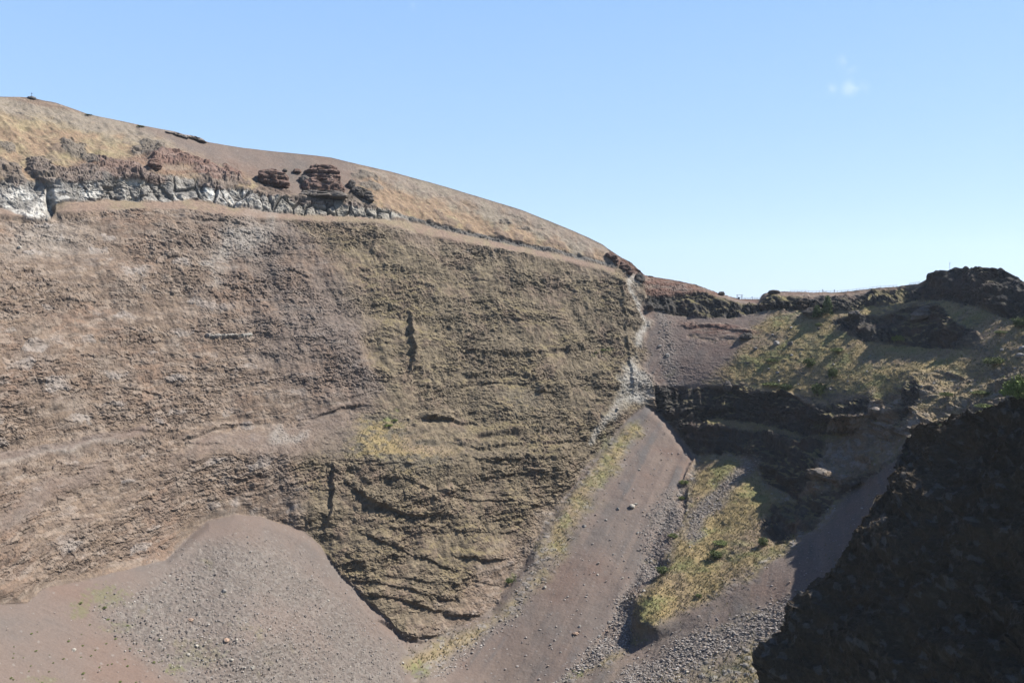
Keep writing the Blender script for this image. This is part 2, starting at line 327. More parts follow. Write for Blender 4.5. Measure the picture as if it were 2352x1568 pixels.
# --- displacement
q = p.copy(); q[:, 2] += 4*fbm(p, 60, 2, 9.).astype(np.float32)           # bent strata space
sh = Ug.shape
n40 = fbm(p, 45, 3, 1.).reshape(sh); n10 = fbm(p, 12, 3, 5.).reshape(sh); n3 = fbm(p, 3.2, 3, 11.).reshape(sh); n1 = fbm(p, 1.1, 2, 15.).reshape(sh)
vert = fbm(p*np.array([1, 1, .16], np.float32), 9, 3, 21.).reshape(sh)                  # upright ribs and gullies
vert2 = fbm(p*np.array([1, 1, .22], np.float32), 2.6, 2, 27.).reshape(sh)
wA = worley(q + 1.2*np.stack([n3.ravel()]*3, 1), (7.5, 7.5, 2.2)); wB = worley(q + .6*np.stack([n3.ravel()]*3, 1), (3.0, 3.0, 1.1), 4.4)
wC = worley(p, (1.25, 1.25, .8), 9.1)
A1, A2, Ai = [x.reshape(sh) for x in wA]; B1, B2, Bi = [x.reshape(sh) for x in wB]; C1, C2, Ci = [x.reshape(sh) for x in wC]
blkA = (Ai - .5)*1.6 + np.minimum((A2 - A1)*2.5, .7); blkB = (Bi - .5)*1.6 + np.minimum((B2 - B1)*2.5, .7)
zz = P0[..., 2] + 7*n40 + 2.2*n10 - 0.05*P0[..., 0]
def ledge(z, per):
    s = (z/per) % 1.0
    return np.where(s > .28, (1 - s)/.72, s/.28)
ledg = ledge(zz, 8.5)*sst(-.35, .35, noise(p, (30, 30, 9), 3.3).reshape(sh)) + .5*ledge(zz + 3, 3.3)*sst(-.2, .5, noise(p, (18, 18, 5), 8.3).reshape(sh))
rockw = K('wallL')*.8 + K('wallG')*1.0 + K('wallR')*1.0 + K('lava')*.9 + K('cliff')*1.3 + K('spur')*1.5 + K('white')*.8 + K('scoria')*.8 + K('hill')*.16 + K('grass')*.10 + K('gravelgrass')*.22 + K('soil')*.05
Lc1, Lc2, Lci = [x.reshape(sh) for x in worley(p + .8*np.stack([n3.ravel()]*3, 1), (6.5, 6.5, 26), 13.)]
crack = sst(.11, .02, Lc2 - Lc1)*K('lava')*sst(200, 560, Ug + 200*n40)*sst(930, 880, Ug)*.8
rough = .15 + 1.15*sst(-.45, .45, fbm(p, (34, 34, 12), 4, 33., .65).reshape(sh))
blkC = (Ci - .5)*1.6 + np.minimum((C2 - C1)*2.5, .7)
disp = rockw*(.12 + .74*rough)*(.26*blkA + .46*blkB + .26*blkC + .25*n3 + .2*n1)
disp += (K('wallL')*.8 + K('wallG')*1.8 + K('wallR')*1.2 + K('lava')*2.2 + K('cliff')*3.4)*vert*1.0 + (K('wallR', 'wallL', 'wallG')*.35 + K('cliff')*1.2)*vert2
disp += (K('wallR')*.75*rough + K('wallL')*.3 + K('wallG')*.3 + K('cliff')*1.8 + K('spur')*2.6)*(ledg - .4)*1.3
disp += (K('wallL', 'wallG', 'wallR')*1.2 + K('cliff')*2.5 + K('hill')*1.8 + K('grass', 'gravelgrass')*.8 + K('ash', 'rubble')*.4)*n10
disp += K('wallL', 'wallG', 'wallR')*3.0*n40 + K('spur')*(3.2*n10 + 1.4*vert)
disp += K('lava')*((Lci - .5)*1.3*(.35 + .65*sst(930, 880, Ug))) - crack*2.0
# rills running down the scree and gullies down the hillside
rill = fbm(np.stack([(Ug - 1500 + .62*(Vg - 945))/(.55 + .0011*(Vg - 900).clip(0)), Vg*.05, .3*n10], -1).reshape(-1, 3).astype(np.float32), 60, 4, 4., .65).reshape(sh)
rillL = fbm(np.stack([(Vg - .42*Ug), Ug*.05, 0*Vg], -1).reshape(-1, 3).astype(np.float32), 16, 3, 8., .6).reshape(sh)
gul = fbm(np.stack([(Ug - .9*Vg), Vg*.12, 1.2*n40*30], -1).reshape(-1, 3).astype(np.float32), 60, 4, 14., .6).reshape(sh)
infan = K('ash')*sst(900, 960, Ug); inleft = K('ash')*sst(1300, 1380, Vg)*sst(420, 300, Ug)
disp += infan*rill*.28 + inleft*rillL*.22 + K('hill', 'scoria')*sst(1000, 700, Ug)*gul*1.0
disp += K('hill', 'grass', 'gravelgrass')*.35*n3
disp += K('rubble')*(np.maximum(0, .75 - C1)*.55*sst(.2, .7, Ci) + .25*n1 + .45*np.maximum(0, .6 - B1)*(Bi > .8))
disp += K('ash')*(.05*n1 + .10*np.maximum(0, .5 - C1)*(Ci > .85)) + K('gravelgrass')*.5*np.maximum(0, .7 - B1)*(Bi > .6)
disp += K('grass', 'hill')*.5*np.maximum(0, .6 - B1)*(Bi > .85)
top = sst(0, 26, Vg - skyv[None, :])
disp *= np.where((K('cliff', 'scoria') > .4) & (Ug > 1390), np.where((Ug > 2115) | (Ug < 1500), .95 + .05*top, .5 + .5*top), .12 + .88*top)
disp *= 1 - .85*sst(-34, -4, sample(strip(pl('conetop')[:10], 0), Ug, Vg))
Pd = P0 + N0*disp[..., None]
# --- features cut into or standing out of the wall: (u, v, half width, half height, metres, edge)
fine0 = fbm(p, 2.6, 3, 83., .7).reshape(sh)
for fu, fv, fw, fh, am in [(1240,893,10,9,2.5),(985,955,16,8,2.5),
                           (250,435,14,6,-3),(115,455,8,30,-2.5),(980,1010,30,10,1.5),(1150,990,60,8,2.0)]:
    mm = np.exp(-(((Ug + 7*wx - fu)/fw)**2)**1.5 - (((Vg + 8*wy - fv)/fh)**2)**2)
    Pd += N0*(mm*am)[..., None]
OUT = np.zeros(sh, np.float32); OUTR = np.zeros(sh, np.float32)
for fu, fv, fw, fh, am, lean, red in [(160,342,32,22,3,.5,0),(212,372,34,16,3,.6,0),(335,338,24,18,3,.3,0),(362,352,13,18,2.5,.6,0),(392,368,42,18,4,.1,1),(362,380,14,14,3,0,1),
      (275,385,60,26,3.5,.1,.7),(485,398,48,16,4,.35,1),(535,390,26,16,3.5,.5,1),(552,416,20,14,2.5,.6,.5),(95,392,36,26,3,.5,.2),(20,400,40,30,3,.6,.2),(10,335,28,14,2.5,.5,0),
      (440,376,34,14,2.5,.3,1),(180,400,70,18,2.5,.2,.3),(330,405,60,14,2.5,.1,.5),(500,418,60,14,2.5,.2,.3),(1163,508,22,6,1.8,.1,0),(1207,520,10,4,1.2,0,0),(620,440,46,14,2,.1,.4),
      (712,460,60,14,2,0,.2),(820,462,40,12,2,.2,.2),(852,425,24,9,1.2,.3,0),(842,405,26,7,1.2,.3,0),(60,262,16,4,1,.0,0)]:
    du = (Ug + 26*wx - fu); dv_ = (Vg + 15*wy - fv - lean*du*.55)
    mm = np.exp(-(np.abs(du/fw)**3 + np.abs((dv_ - .0*fh)/fh)**3) - np.clip(-(dv_/fh + .2), 0, 2)*np.abs(du/fw)*1.5)
    mt_ = sst(.3, .55, mm + .12*fine0)
    Pd += N0*(mm*am*.45 + mt_*(.35*blkB + .5*(ledge(P0[..., 2] + .5*n10, 2.2) - .4) + .3*n3)*min(am, 3)*.33)[..., None]
    OUT = np.maximum(OUT, mt_); OUTR = np.maximum(OUTR, mt_*red)
for pts_, am, hgt in [([(871,1062),(958,1066)],.9,16), ([(834,1101),(904,1097),(979,1113),(1041,1134)],1.3,20), ([(795,1108),(854,1151),(921,1180),(979,1188),(1020,1167)],2.8,26),
     ([(842,1229),(904,1250),(954,1275),(1003,1291),(1053,1312)],1.9,24), ([(1045,1270),(1103,1285),(1165,1279)],1.8,20), ([(788,1324),(854,1337),(921,1349),(979,1366),(1053,1378)],1.2,18),
     ([(813,1357),(863,1374),(921,1378),(979,1395),(1041,1411),(1103,1415)],2.0,22), ([(871,1420),(921,1453),(954,1470),(987,1470)],2.2,24), ([(1032,1014),(1103,1026),(1185,1018),(1268,1014),(1351,1014)],1.6,18),
     ([(1103,998),(1240,990),(1371,981)],1.0,12), ([(979,960),(1049,966),(1103,969)],1.8,16), ([(1144,1084),(1227,1084),(1290,1078)],.9,14), ([(1003,1122),(1041,1142),(1103,1151),(1185,1146),(1247,1163)],1.2,16),
     ([(1060,1045),(1150,1052),(1300,1046)],.8,12), ([(900,1210),(980,1222),(1080,1212),(1180,1222)],.9,14), ([(1100,1330),(1160,1340)],1.0,14), ([(880,1320),(960,1330),(1060,1345)],.7,12),
     ([(420,1004),(500,978),(560,968),(612,970)],1.6,12), ([(690,962),(750,948),(830,934)],1.2,12), ([(0,1045),(110,1028),(210,1002),(330,985),(420,985)],.9,12), ([(370,1022),(440,1012),(520,1010)],.8,10),
     ([(1570,748),(1650,750),(1730,764)],1.2,8), ([(1160,700),(1260,706)],.8,14), ([(1050,800),(1180,812),(1340,800)],.7,14), ([(900,880),(1010,890),(1150,880),(1330,885)],.8,14), ([(1080,640),(1250,655),(1400,680)],.8,14),
     ([(430,500),(500,508),(560,520)],1.2,12), ([(500,650),(560,668),(620,672)],1.0,14), ([(280,880),(380,900)],1.0,14), ([(540,600),(640,612),(720,640)],.8,12)]:
    vc = np.interp(Ug, [a for a, b in pts_], [b for a, b in pts_]) + 9*wy + 3*n3
    dv_ = Vg - vc; wu = sst(pts_[0][0] - 14, pts_[0][0] + 14, Ug + 20*wx)*sst(pts_[-1][0] + 14, pts_[-1][0] - 14, Ug + 20*wy)
    pr = np.where(dv_ < 0, sst(-hgt, -.25*hgt, dv_), 1 - sst(0, 3.5, dv_) - .35*sst(0, 3.5, dv_)*sst(hgt*1.2, 3.5, dv_))
    Pd += N0*(wu*am*.62*pr*(.75 + .5*n10 + .45*vert2 + .35*(Bi - .5)))[..., None]
# dykes and buttress corners: the wall steps out towards the viewer on the right of the line
for su, v0, v1, am, dec, lean in [(941,712,858,3.2,11,.02),(768,1058,1205,2.2,70,-.08),
                                  (1425,640,900,1.5,60,.1),(860,515,600,.9,60,0)]:
    xx = Ug + 14*wx + 4*n3 - su - lean*(Vg - v0)
    win = sst(v0 - 12, v0 + 14, Vg + 20*wy)*sst(v1 + 12, v1 - 14, Vg + 20*wx)
    Pd += N0*(win*am*sst(-2.5, 2.5, xx)*np.exp(-np.maximum(xx, 0)/dec)*(1 + .35*n10))[..., None]
NRM = gnormal(Pd)
nz = np.abs(NRM[..., 2]); nzs = blur(NRM, 2)[..., 2]

# --- colour (albedo)
def C(r, g, b): return np.array([r, g, b], np.float32)
def mix(a, b, t): return a + (b - a)*np.clip(t, 0, 1)[..., None]
hue = fbm(p, 30, 4, 60., .6).reshape(sh); hue2 = fbm(p, 14, 4, 75., .6).reshape(sh); fine = fbm(p, 2.0, 3, 80., .7).reshape(sh)
stk = fbm(q, (14, 14, 1.6), 3, 90.).reshape(sh)
one = np.ones(sh + (3,), np.float32)
cols = {}
c = one*C(.270, .213, .165); c = mix(c, C(.285, .205, .155), sst(-.05, .5, hue)*.8); c = mix(c, C(.235, .21, .185), sst(.0, .5, hue2)*.6); c = mix(c, C(.20, .16, .13), (Bi < .3)*.7); c = mix(c, C(.34, .285, .235), (Bi > .78)*.7)
c = mix(c, C(.33, .28, .235), sst(.1, .5, stk)*.6); c = mix(c, C(.17, .13, .105), sst(.1, .5, -stk)*.5); c = mix(c, C(.42, .39, .36), (Ai > .9)*.6*sst(-.2, .3, hue2)); c = mix(c, C(.14, .115, .095), sst(.1, .6, -fine)*.45); cols['wallL'] = c
c = one*C(.205, .175, .155); c = mix(c, C(.24, .18, .14), sst(-.1, .4, hue)*.8); c = mix(c, C(.30, .28, .26), sst(.2, .6, stk + .3*hue2)*.45); c = mix(c, C(.11, .10, .095), sst(.0, .5, -fine)*.5); cols['wallG'] = c
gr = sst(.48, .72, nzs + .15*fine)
c = one*C(.195, .162, .120); c = mix(c, C(.21, .16, .13), sst(-.1, .4, hue2)*.8); c = mix(c, C(.10, .088, .072), sst(0, .5, -fine)*.5); c = mix(c, C(.26, .215, .16), (Bi > .75)*.6); c = mix(c, C(.12, .10, .08), (Bi < .25)*.6); c = mix(c, C(.235, .195, .11), gr*sst(-.3, .3, hue)*.6); cols['wallR'] = c
c = one*C(.215, .172, .150); c = mix(c, C(.175, .16, .15), sst(-.1, .5, hue)*.7); c = mix(c, C(.225, .155, .125), sst(.1, .5, -hue)*.5); c = mix(c, C(.14, .122, .112), sst(-.05, .35, rill)*infan*.75*sst(-.5, .3, hue2 + n10)); c = mix(c, C(.27, .215, .18), sst(-.05, .35, -rill)*infan*.6*sst(-.5, .3, hue + n10)); c = mix(c, C(.17, .165, .165), sst(.1, .5, rill + .6*hue2)*infan*.6); c = mix(c, C(.32, .30, .28), ((Ci > .93) & (C1 < .35))*.5); cols['ash'] = c
c = one*C(.215, .19, .172); c = mix(c, C(.28, .26, .235), sst(.55, .9, Ci)*.6); c = mix(c, C(.16, .14, .125), (Ci < .3)*.5); c = mix(c, C(.27, .21, .18), sst(0, .5, hue)*.4); c = mix(c, C(.24, .23, .11), sst(.35, .6, hue2)*.35); cols['rubble'] = c
pale = sst(-.12, .28, fbm(p, 9, 3, 66.).reshape(sh) + .35*fine)
c = one*C(.27, .25, .225); c = mix(c, C(.52, .495, .45), pale*sst(.1, .5, .5 + .5*fine + (Ai - .5))); c = mix(c, C(.50, .42, .30), pale*sst(.15, .5, hue2)*.6); c = mix(c, C(.46, .54, .58), pale*sst(.0, .4, -hue2)*sst(340, 400, Ug)*sst(560, 500, Ug)*.8)
c = mix(c, C(.105, .10, .095), sst(.1, .45, -fine)*.6)
rightdark = sst(560, 680, Ug); c = mix(c, C(.27, .245, .205), rightdark*.8); c = mix(c, C(.12, .11, .10), sst(900, 960, Ug)*.9); c = mix(c, C(.17, .15, .13), sst(20, 8, sample(LAVATOP, Ug, Vg))*sst(560, 480, Ug)*.6); c = mix(c, C(.075, .07, .065), crack*.7); cols['lava'] = c
c = one*C(.215, .155, .12); c = mix(c, C(.22, .175, .12), sst(-.2, .4, hue2)); cols['soil'] = c
c = one*C(.275, .215, .145); c = mix(c, C(.265, .185, .13), sst(-.15, .35, hue2 + .45*sst(700, 900, Ug))); c = mix(c, C(.28, .23, .135), sst(.0, .4, -hue2)*.6); c = mix(c, C(.38, .31, .20), sst(.15, .55, fine)*.5); c = mix(c, C(.24, .205, .185), sst(60, 6, Vg - skyv[None, :] + 60*hue2)*.75); c = mix(c, C(.16, .135, .10), sst(.15, .55, -fine)*.5); c = mix(c, C(.17, .13, .115), sst(.35, .55, n10 + .3*(1 - nzs))*.5); cols['hill'] = c
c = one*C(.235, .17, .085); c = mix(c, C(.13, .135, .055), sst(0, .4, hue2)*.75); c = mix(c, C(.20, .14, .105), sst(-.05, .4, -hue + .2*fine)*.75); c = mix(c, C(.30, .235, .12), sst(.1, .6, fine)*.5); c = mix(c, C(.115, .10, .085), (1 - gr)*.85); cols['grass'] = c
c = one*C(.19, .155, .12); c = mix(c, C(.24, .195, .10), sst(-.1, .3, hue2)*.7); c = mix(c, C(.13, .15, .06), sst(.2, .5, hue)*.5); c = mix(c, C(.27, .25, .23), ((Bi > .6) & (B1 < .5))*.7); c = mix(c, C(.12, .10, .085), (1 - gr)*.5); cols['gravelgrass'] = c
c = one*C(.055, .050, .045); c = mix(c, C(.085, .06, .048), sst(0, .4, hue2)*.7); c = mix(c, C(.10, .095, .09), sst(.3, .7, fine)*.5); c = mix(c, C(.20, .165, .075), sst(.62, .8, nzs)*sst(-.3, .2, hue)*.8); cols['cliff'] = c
c = one*C(.155, .09, .068); c = mix(c, C(.20, .15, .12), sst(-.2, .4, stk + .3*hue2)); c = mix(c, C(.10, .07, .06), sst(.1, .5, -fine)*.6); cols['scoria'] = c
c = one*C(.46, .44, .40); c = mix(c, C(.25, .235, .21), sst(-.2, .4, fine)); cols['white'] = c
c = one*C(.185, .14, .10); c = mix(c, C(.23, .175, .095), gr*sst(-.3, .3, hue2)*.8); c = mix(c, C(.26, .24, .22), (Bi > .7)*.5); c = mix(c, C(.10, .088, .078), sst(0, .5, -fine)*.6); cols['spur'] = c
COL = sum(Wt[KI[k]][..., None]*cols[k] for k in KINDS)
oc_ = mix(one*C(.165, .14, .12), C(.20, .17, .145), sst(-.2, .4, stk)); or_ = mix(one*C(.175, .11, .09), C(.235, .165, .14), sst(-.2, .4, stk))
oc_ = mix(oc_, or_, OUTR/np.maximum(OUT, .01)); oc_ = mix(oc_, C(.09, .075, .065), sst(.05, .45, -fine)*.6)
COL = mix(COL, oc_, OUT*.92)
# green plants as flat tufts of colour on the gravel near the cones
def green(us, vs, ru, rv, st, col=C(.17, .19, .075)):
    global COL
    mm = np.exp(-((Ug + 10*wx - us)/ru)**2 - ((Vg + 10*wy - vs)/rv)**2)
    t = sst(.25, .6, mm*(.5 + .9*np.maximum(0, .7 - C1)*(Ci > .4) + .5*fine))*st*.7
    COL = mix(COL, col, t)
for a in [(240,1370,70,35,.6),(180,1400,30,25,.6),(400,1540,30,14,.8),(270,1440,50,14,.4),(890,968,12,8,.9),(905,945,10,6,.8),(460,1500,70,40,.35),(960,1530,40,22,.7),
          (1180,1325,9,14,.9),(1380,1100,25,30,.5),(1330,1545,30,14,.8),(1300,1200,20,35,.5),(100,1560,60,10,.5),(1400,797,16,6,.8),(1365,815,12,6,.6),(1390,1010,14,20,.3),
          (1480,1390,14,30,.6),(1640,1110,16,14,.5),(1700,1250,50,14,.4),(1820,1190,20,10,.5),(1870,800,60,50,.35),(1890,980,30,12,.4),(320,287,9,3,.9),(203,261,10,2.5,.7),(1470,1470,40,8,.7)]:
    green(*a)
COL *= (1 + .16*np.clip(fine, -1, 1)*(1 - .7*K('ash')) + .10*n1*(1 - .6*K('ash')))[..., None]
COL *= 1 + K('wallL', 'wallG')[..., None]*(C(.74, .70, .68) - 1) + K('wallR')[..., None]*(C(.85, .82, .76) - 1) + K('ash', 'rubble')[..., None]*(C(.75, .725, .71) - 1) + K('hill')[..., None]*(C(.90, .90, .86) - 1)
COL *= 1 + K('grass')[..., None]*(C(1.12, 1.16, 1.12) - 1)
COL = np.clip(COL*.56, .008, .8)

# --- zones -> separate objects
def addrows_back(P, COL):
    """outer flank of the cone behind the skyline"""
    r0 = P[0]; dirv = r0[:, :2]/np.linalg.norm(r0[:, :2], axis=1)[:, None]
    rows = []; cr = []
    for dist, drop in [(3500, 1500), (1500, 640), (600, 250), (220, 85), (90, 32), (35, 11), (12, 3), (4, .6)]:
        q_ = r0.copy(); q_[:, :2] += dirv*dist; q_[:, 2] -= drop; rows.append(q_); cr.append(COL[0])
    return np.concatenate([np.array(rows), P], 0), np.concatenate([np.array(cr), COL], 0), len(rows)
PF, CF, NB = addrows_back(Pd, COL)
def set_attr_color(me, cols4):
    a = me.color_attributes.new('albedo', 'FLOAT_COLOR', 'POINT'); a.data.foreach_set('color', cols4.astype(np.float32).ravel())
def mesh_from(name, V, F, cols=None, mat=None, smooth=False, parent=None):
    me = bpy.data.meshes.new(name); me.vertices.add(len(V)); me.vertices.foreach_set('co', np.asarray(V, np.float32).ravel())
    F = np.asarray(F, np.int32); k = F.shape[1]
    me.loops.add(F.size); me.loops.foreach_set('vertex_index', F.ravel())
    me.polygons.add(len(F)); me.polygons.foreach_set('loop_start', np.arange(len(F), dtype=np.int32)*k); me.polygons.foreach_set('loop_total', np.full(len(F), k, np.int32))
    me.polygons.foreach_set('use_smooth', np.full(len(F), smooth)); me.update(calc_edges=True)
    if cols is not None: set_attr_color(me, np.concatenate([cols, np.ones((len(cols), 1), np.float32)], 1))
    if mat: me.materials.append(mat)
    o = bpy.data.objects.new(name, me); sc.collection.objects.link(o)
    if parent is not None: o.parent = parent
    return o
# ------------------------------------------------------------------ materials
def ground_mat(name, scale=1.2, amount=.35, bump=.25, dist=.25, rough=.95, attr=True, color=(.2,.2,.2), tint2=None):
    m = bpy.data.materials.new(name); m.use_nodes = True; nt = m.node_tree; N, L = nt.nodes, nt.links
    b = N['Principled BSDF']; b.inputs['Roughness'].default_value = rough; b.inputs['Specular IOR Level'].default_value = .15
    tc = N.new('ShaderNodeTexCoord')
    nz_ = N.new('ShaderNodeTexNoise'); nz_.inputs['Scale'].default_value = scale; nz_.inputs['Detail'].default_value = 5; nz_.inputs['Roughness'].default_value = .7
    L.new(tc.outputs['Object'], nz_.inputs['Vector'])
    mr = N.new('ShaderNodeMapRange'); mr.inputs['From Min'].default_value = .3; mr.inputs['From Max'].default_value = .7
    mr.inputs['To Min'].default_value = 1 - amount; mr.inputs['To Max'].default_value = 1 + amount; L.new(nz_.outputs['Fac'], mr.inputs['Value'])
    mx = N.new('ShaderNodeMix'); mx.data_type = 'RGBA'; mx.blend_type = 'MULTIPLY'; mx.inputs[0].default_value = 1
    if attr:
        at = N.new('ShaderNodeAttribute'); at.attribute_name = 'albedo'; L.new(at.outputs['Color'], mx.inputs[6])
    else: mx.inputs[6].default_value = (*color, 1)
    L.new(mr.outputs['Result'], mx.inputs[7]); L.new(mx.outputs[2], b.inputs['Base Color'])
    bp = N.new('ShaderNodeBump'); bp.inputs['Strength'].default_value = bump; bp.inputs['Distance'].default_value = dist
    L.new(nz_.outputs['Fac'], bp.inputs['Height']); L.new(bp.outputs['Normal'], b.inputs['Normal'])
    return m
M_rock = ground_mat('volcanic_rock', 1.1, .30, .7, .5)
M_ash = ground_mat('volcanic_ash', 2.0, .14, .4, .15)
M_turf = ground_mat('dry_turf', 1.6, .28, .6, .3)

zone_defs = [  # name, mask polygon painted in order, material
 ('crater_wall', M_rock, None),
 ('hillside', M_turf, [(-640,50),(1400,500),(1420,560),(1420,612),(1300,582),(1130,550),(1000,516),(870,490),(780,470),(600,455),(350,408),(130,418),(0,430),(-640,520)]),
 ('scree_cone', M_ash, pl('conetop') + [(941,1520),(960,1568),(960,2100),(-640,2100)]),
 ('scree_chute', M_ash, pl('fanfoot')[::-1] + [(935,1500),(900,2100),(1290,2100),(1290,1568),(1420,1400),(1500,1250),(1595,1050),(1560,1000),(1510,940)]),
 ('grassy_slope', M_turf, [(1478,700),(1478,712),(1520,718),(1590,728),(1680,730),(1745,716),(1800,708),(1950,715),(2060,695),(2180,692),(2250,705),(2310,730),(2352,745),(3040,780),(3040,1100),(2090,1060),(2068,1000),(2005,903),(1960,918),(1900,930),(1850,928),(1810,902),(1760,903),(1700,885),(1600,890),(1500,888),(1482,760)]),
 ('rim_cliff', M_rock, [(1478,500),(3040,500),(3040,780),(2352,745),(2310,730),(2250,705),(2180,692),(2060,695),(1950,715),(1800,708),(1745,716),(1680,730),(1590,728),(1520,718),(1478,712)]),
 ('cliff_band', M_rock, pl('lip2') + [(2090,880),(2095,1060),(2020,1062)] + pl('foot2')[::-1]),
 ('gravel_slope', M_turf, [(1600,1048),(1660,1040),(1720,1050),(1760,1110),(1830,1150),(1960,1100),(2068,1000),(2400,1100),(3040,1100),(3040,2100),(1290,2100),(1290,1568),(1420,1400),(1500,1250),(1595,1050)]),
]
Z = np.zeros(sh, np.int32)
for zi, (nm, mt, poly) in enumerate(zone_defs):
    if poly is None: continue
    Z[sample(polysd(poly), Ug + 5*wx, Vg + 4*wy) > 0] = zi
Zf = np.concatenate([np.repeat(Z[:1], NB, 0), Z], 0)
NRF = PF.shape[0]
idx = np.arange(NRF*NU).reshape(NRF, NU)
quads = np.stack([idx[:-1, :-1], idx[1:, :-1], idx[1:, 1:], idx[:-1, 1:]], -1).reshape(-1, 4)
qz = Zf[:-1, :-1].ravel()
PV = PF.reshape(-1, 3); CV = CF.reshape(-1, 3)
for zi, (nm, mt, poly) in enumerate(zone_defs):
    q_ = quads[qz == zi]; used, inv = np.unique(q_, return_inverse=True)
    o = mesh_from(nm, PV[used], inv.reshape(-1, 4), CV[used], mt); o['kind'] = 'structure'

def surf(u, v):
    """world point of the finished terrain seen at layout position (u, v)"""
    j = int(np.clip(np.searchsorted(U, u), 1, NU - 2)); i = int(np.clip(np.searchsorted(Vg[:, j], v), 1, NR - 2))
    return Vector(Pd[i, j].tolist()), Vector(NRM[i, j].tolist())

# ------------------------------------------------------------------ foreground ridge (dark shaded spur on the right)
FR = [ # rows: crest first; each (u, v, D) along the spur from the upper right down to the lower left
 [(3300,420,100),(2900,540,125),(2640,680,148),(2480,800,162),(2400,872,170),(2352,905,176),(2300,918,180),(2230,937,187),(2150,957,205),(2092,1005,222),(2062,1060,212),(2040,1112,203),(1985,1180,192),(1962,1232,187),(1900,1300,187),(1832,1390,186),(1802,1440,186),(1772,1500,185),(1750,1568,185),(1690,1750,180),(1640,2000,172)],
 [(3300,700,75),(2950,780,85),(2700,860,98),(2560,920,114),(2480,965,130),(2430,1010,142),(2380,1050,152),(2320,1080,166),(2250,1110,178),(2190,1150,185),(2160,1200,180),(2130,1250,170),(2090,1310,158),(2060,1370,148),(2010,1440,138),(1960,1520,126),(1930,1580,118),(1900,1640,111),(1880,1720,104),(1840,1900,94),(1800,2100,84)],
 [(3300,960,55),(2980,1000,62),(2780,1040,70),(2680,1080,80),(2600,1180,90),(2560,1240,97),(2500,1300,104),(2440,1340,112),(2380,1380,120),(2330,1430,122),(2300,1480,120),(2280,1530,116),(2250,1590,110),(2210,1650,105),(2180,1720,100),(2140,1800,94),(2110,1870,90),(2080,1930,86),(2060,2000,82),(2020,2150,76),(1980,2300,70)],
 [(3300,1500,38),(3050,1550,42),(2900,1620,46),(2800,1700,50),(2750,1780,55),(2700,1830,58),(2650,1880,61),(2600,1920,64),(2560,1960,66),(2530,2010,68),(2500,2060,68),(2480,2110,66),(2450,2160,64),(2420,2210,62),(2400,2270,60),(2360,2330,58),(2330,2390,56),(2300,2450,54),(2280,2500,52),(2240,2600,50),(2200,2700,48)]]
fr = np.array(FR, float)
_x = (fr[..., 0] - W0/2)/F0; _z = -(fr[..., 1] - VH)/F0
_pl = -171.6/np.minimum(-.75*_x - .5 + .43*_z, -.55)
for _k, _f in ((1, .985), (2, .95), (3, .88)): fr[_k, :, 2] = _pl[_k]*_f
def resample(A, n, axis):
    m = A.shape[axis]; t = np.linspace(0, m - 1, n); i = np.clip(t.astype(int), 0, m - 2); f = t - i
    A = np.moveaxis(A, axis, 0); p0 = A[np.clip(i - 1, 0, m - 1)]; p1 = A[i]; p2 = A[i + 1]; p3 = A[np.clip(i + 2, 0, m - 1)]
    f = f.reshape((-1,) + (1,)*(A.ndim - 1))
    o = .5*((2*p1) + (-p0 + p2)*f + (2*p0 - 5*p1 + 4*p2 - p3)*f*f + (-p0 + 3*p1 - 3*p2 + p3)*f**3)
    return np.moveaxis(o, 0, axis)
fw = unproj(fr[..., 0], fr[..., 1], fr[..., 2])
crest = fw[0]
back = []
for k, (away, dn) in enumerate([(150, 190), (90, 110), (45, 48), (18, 15), (6, 3)]):
    b = crest.copy(); h = crest[:, :2]/np.linalg.norm(crest[:, :2], axis=1)[:, None]
    b[:, 0] += h[:, 0]*away*.9 + away*.35; b[:, 1] += h[:, 1]*away*.55; b[:, 2] -= dn*.75; back.append(b)
fwb = resample(np.array(back + [crest]), 60, 0); fwb = resample(fwb, 780, 1)
fwf = resample(resample(fw, 640, 0), 780, 1)
fg = np.concatenate([fwb[:-1], fwf], 0).astype(np.float32)
Nf = blur(gnormal(fg), 8); Nf /= np.linalg.norm(Nf, axis=-1, keepdims=True)
fp = fg.reshape(-1, 3); fs = fg.shape[:2]
f30 = fbm(fp, 22, 3, 2.).reshape(fs); f8 = fbm(fp, 7, 4, 7., .6).reshape(fs); f2 = fbm(fp, 1.6, 3, 12., .6).reshape(fs)
a1, a2, ai = [x.reshape(fs) for x in worley(fp + 1.0*np.stack([f2.ravel()]*3, 1), (4.2, 4.2, 2.6), 2.)]
b1, b2, bi = [x.reshape(fs) for x in worley(fp + .5*np.stack([f2.ravel()]*3, 1), (1.5, 1.5, 1.0), 6.)]
e1, e2, ei = [x.reshape(fs) for x in worley(fp, (11, 11, 6), 8.)]
f06 = fbm(fp, .7, 2, 19., .6).reshape(fs)
dd = 4.5*f30 + 2.4*f8 + .5*f2 + 1.5*(ei - .5)*sst(0, .25, e2 - e1) + .9*(ai - .5) + .22*f06 + .5*np.minimum(2*(a2 - a1), .7) + .4*(bi - .5)*sst(-.2, .4, f8) + .2*np.minimum(2*(b2 - b1), .7)
fgd = fg + Nf*dd[..., None]
fn = gnormal(fgd); fnz = blur(fn, 2)[..., 2]
oc = np.ones(fs + (3,), np.float32)
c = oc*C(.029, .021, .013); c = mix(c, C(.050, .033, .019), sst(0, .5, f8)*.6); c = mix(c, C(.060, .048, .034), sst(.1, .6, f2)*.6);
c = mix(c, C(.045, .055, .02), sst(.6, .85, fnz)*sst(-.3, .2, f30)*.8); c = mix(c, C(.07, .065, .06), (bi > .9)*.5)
fi = np.arange(fs[0]*fs[1]).reshape(fs)
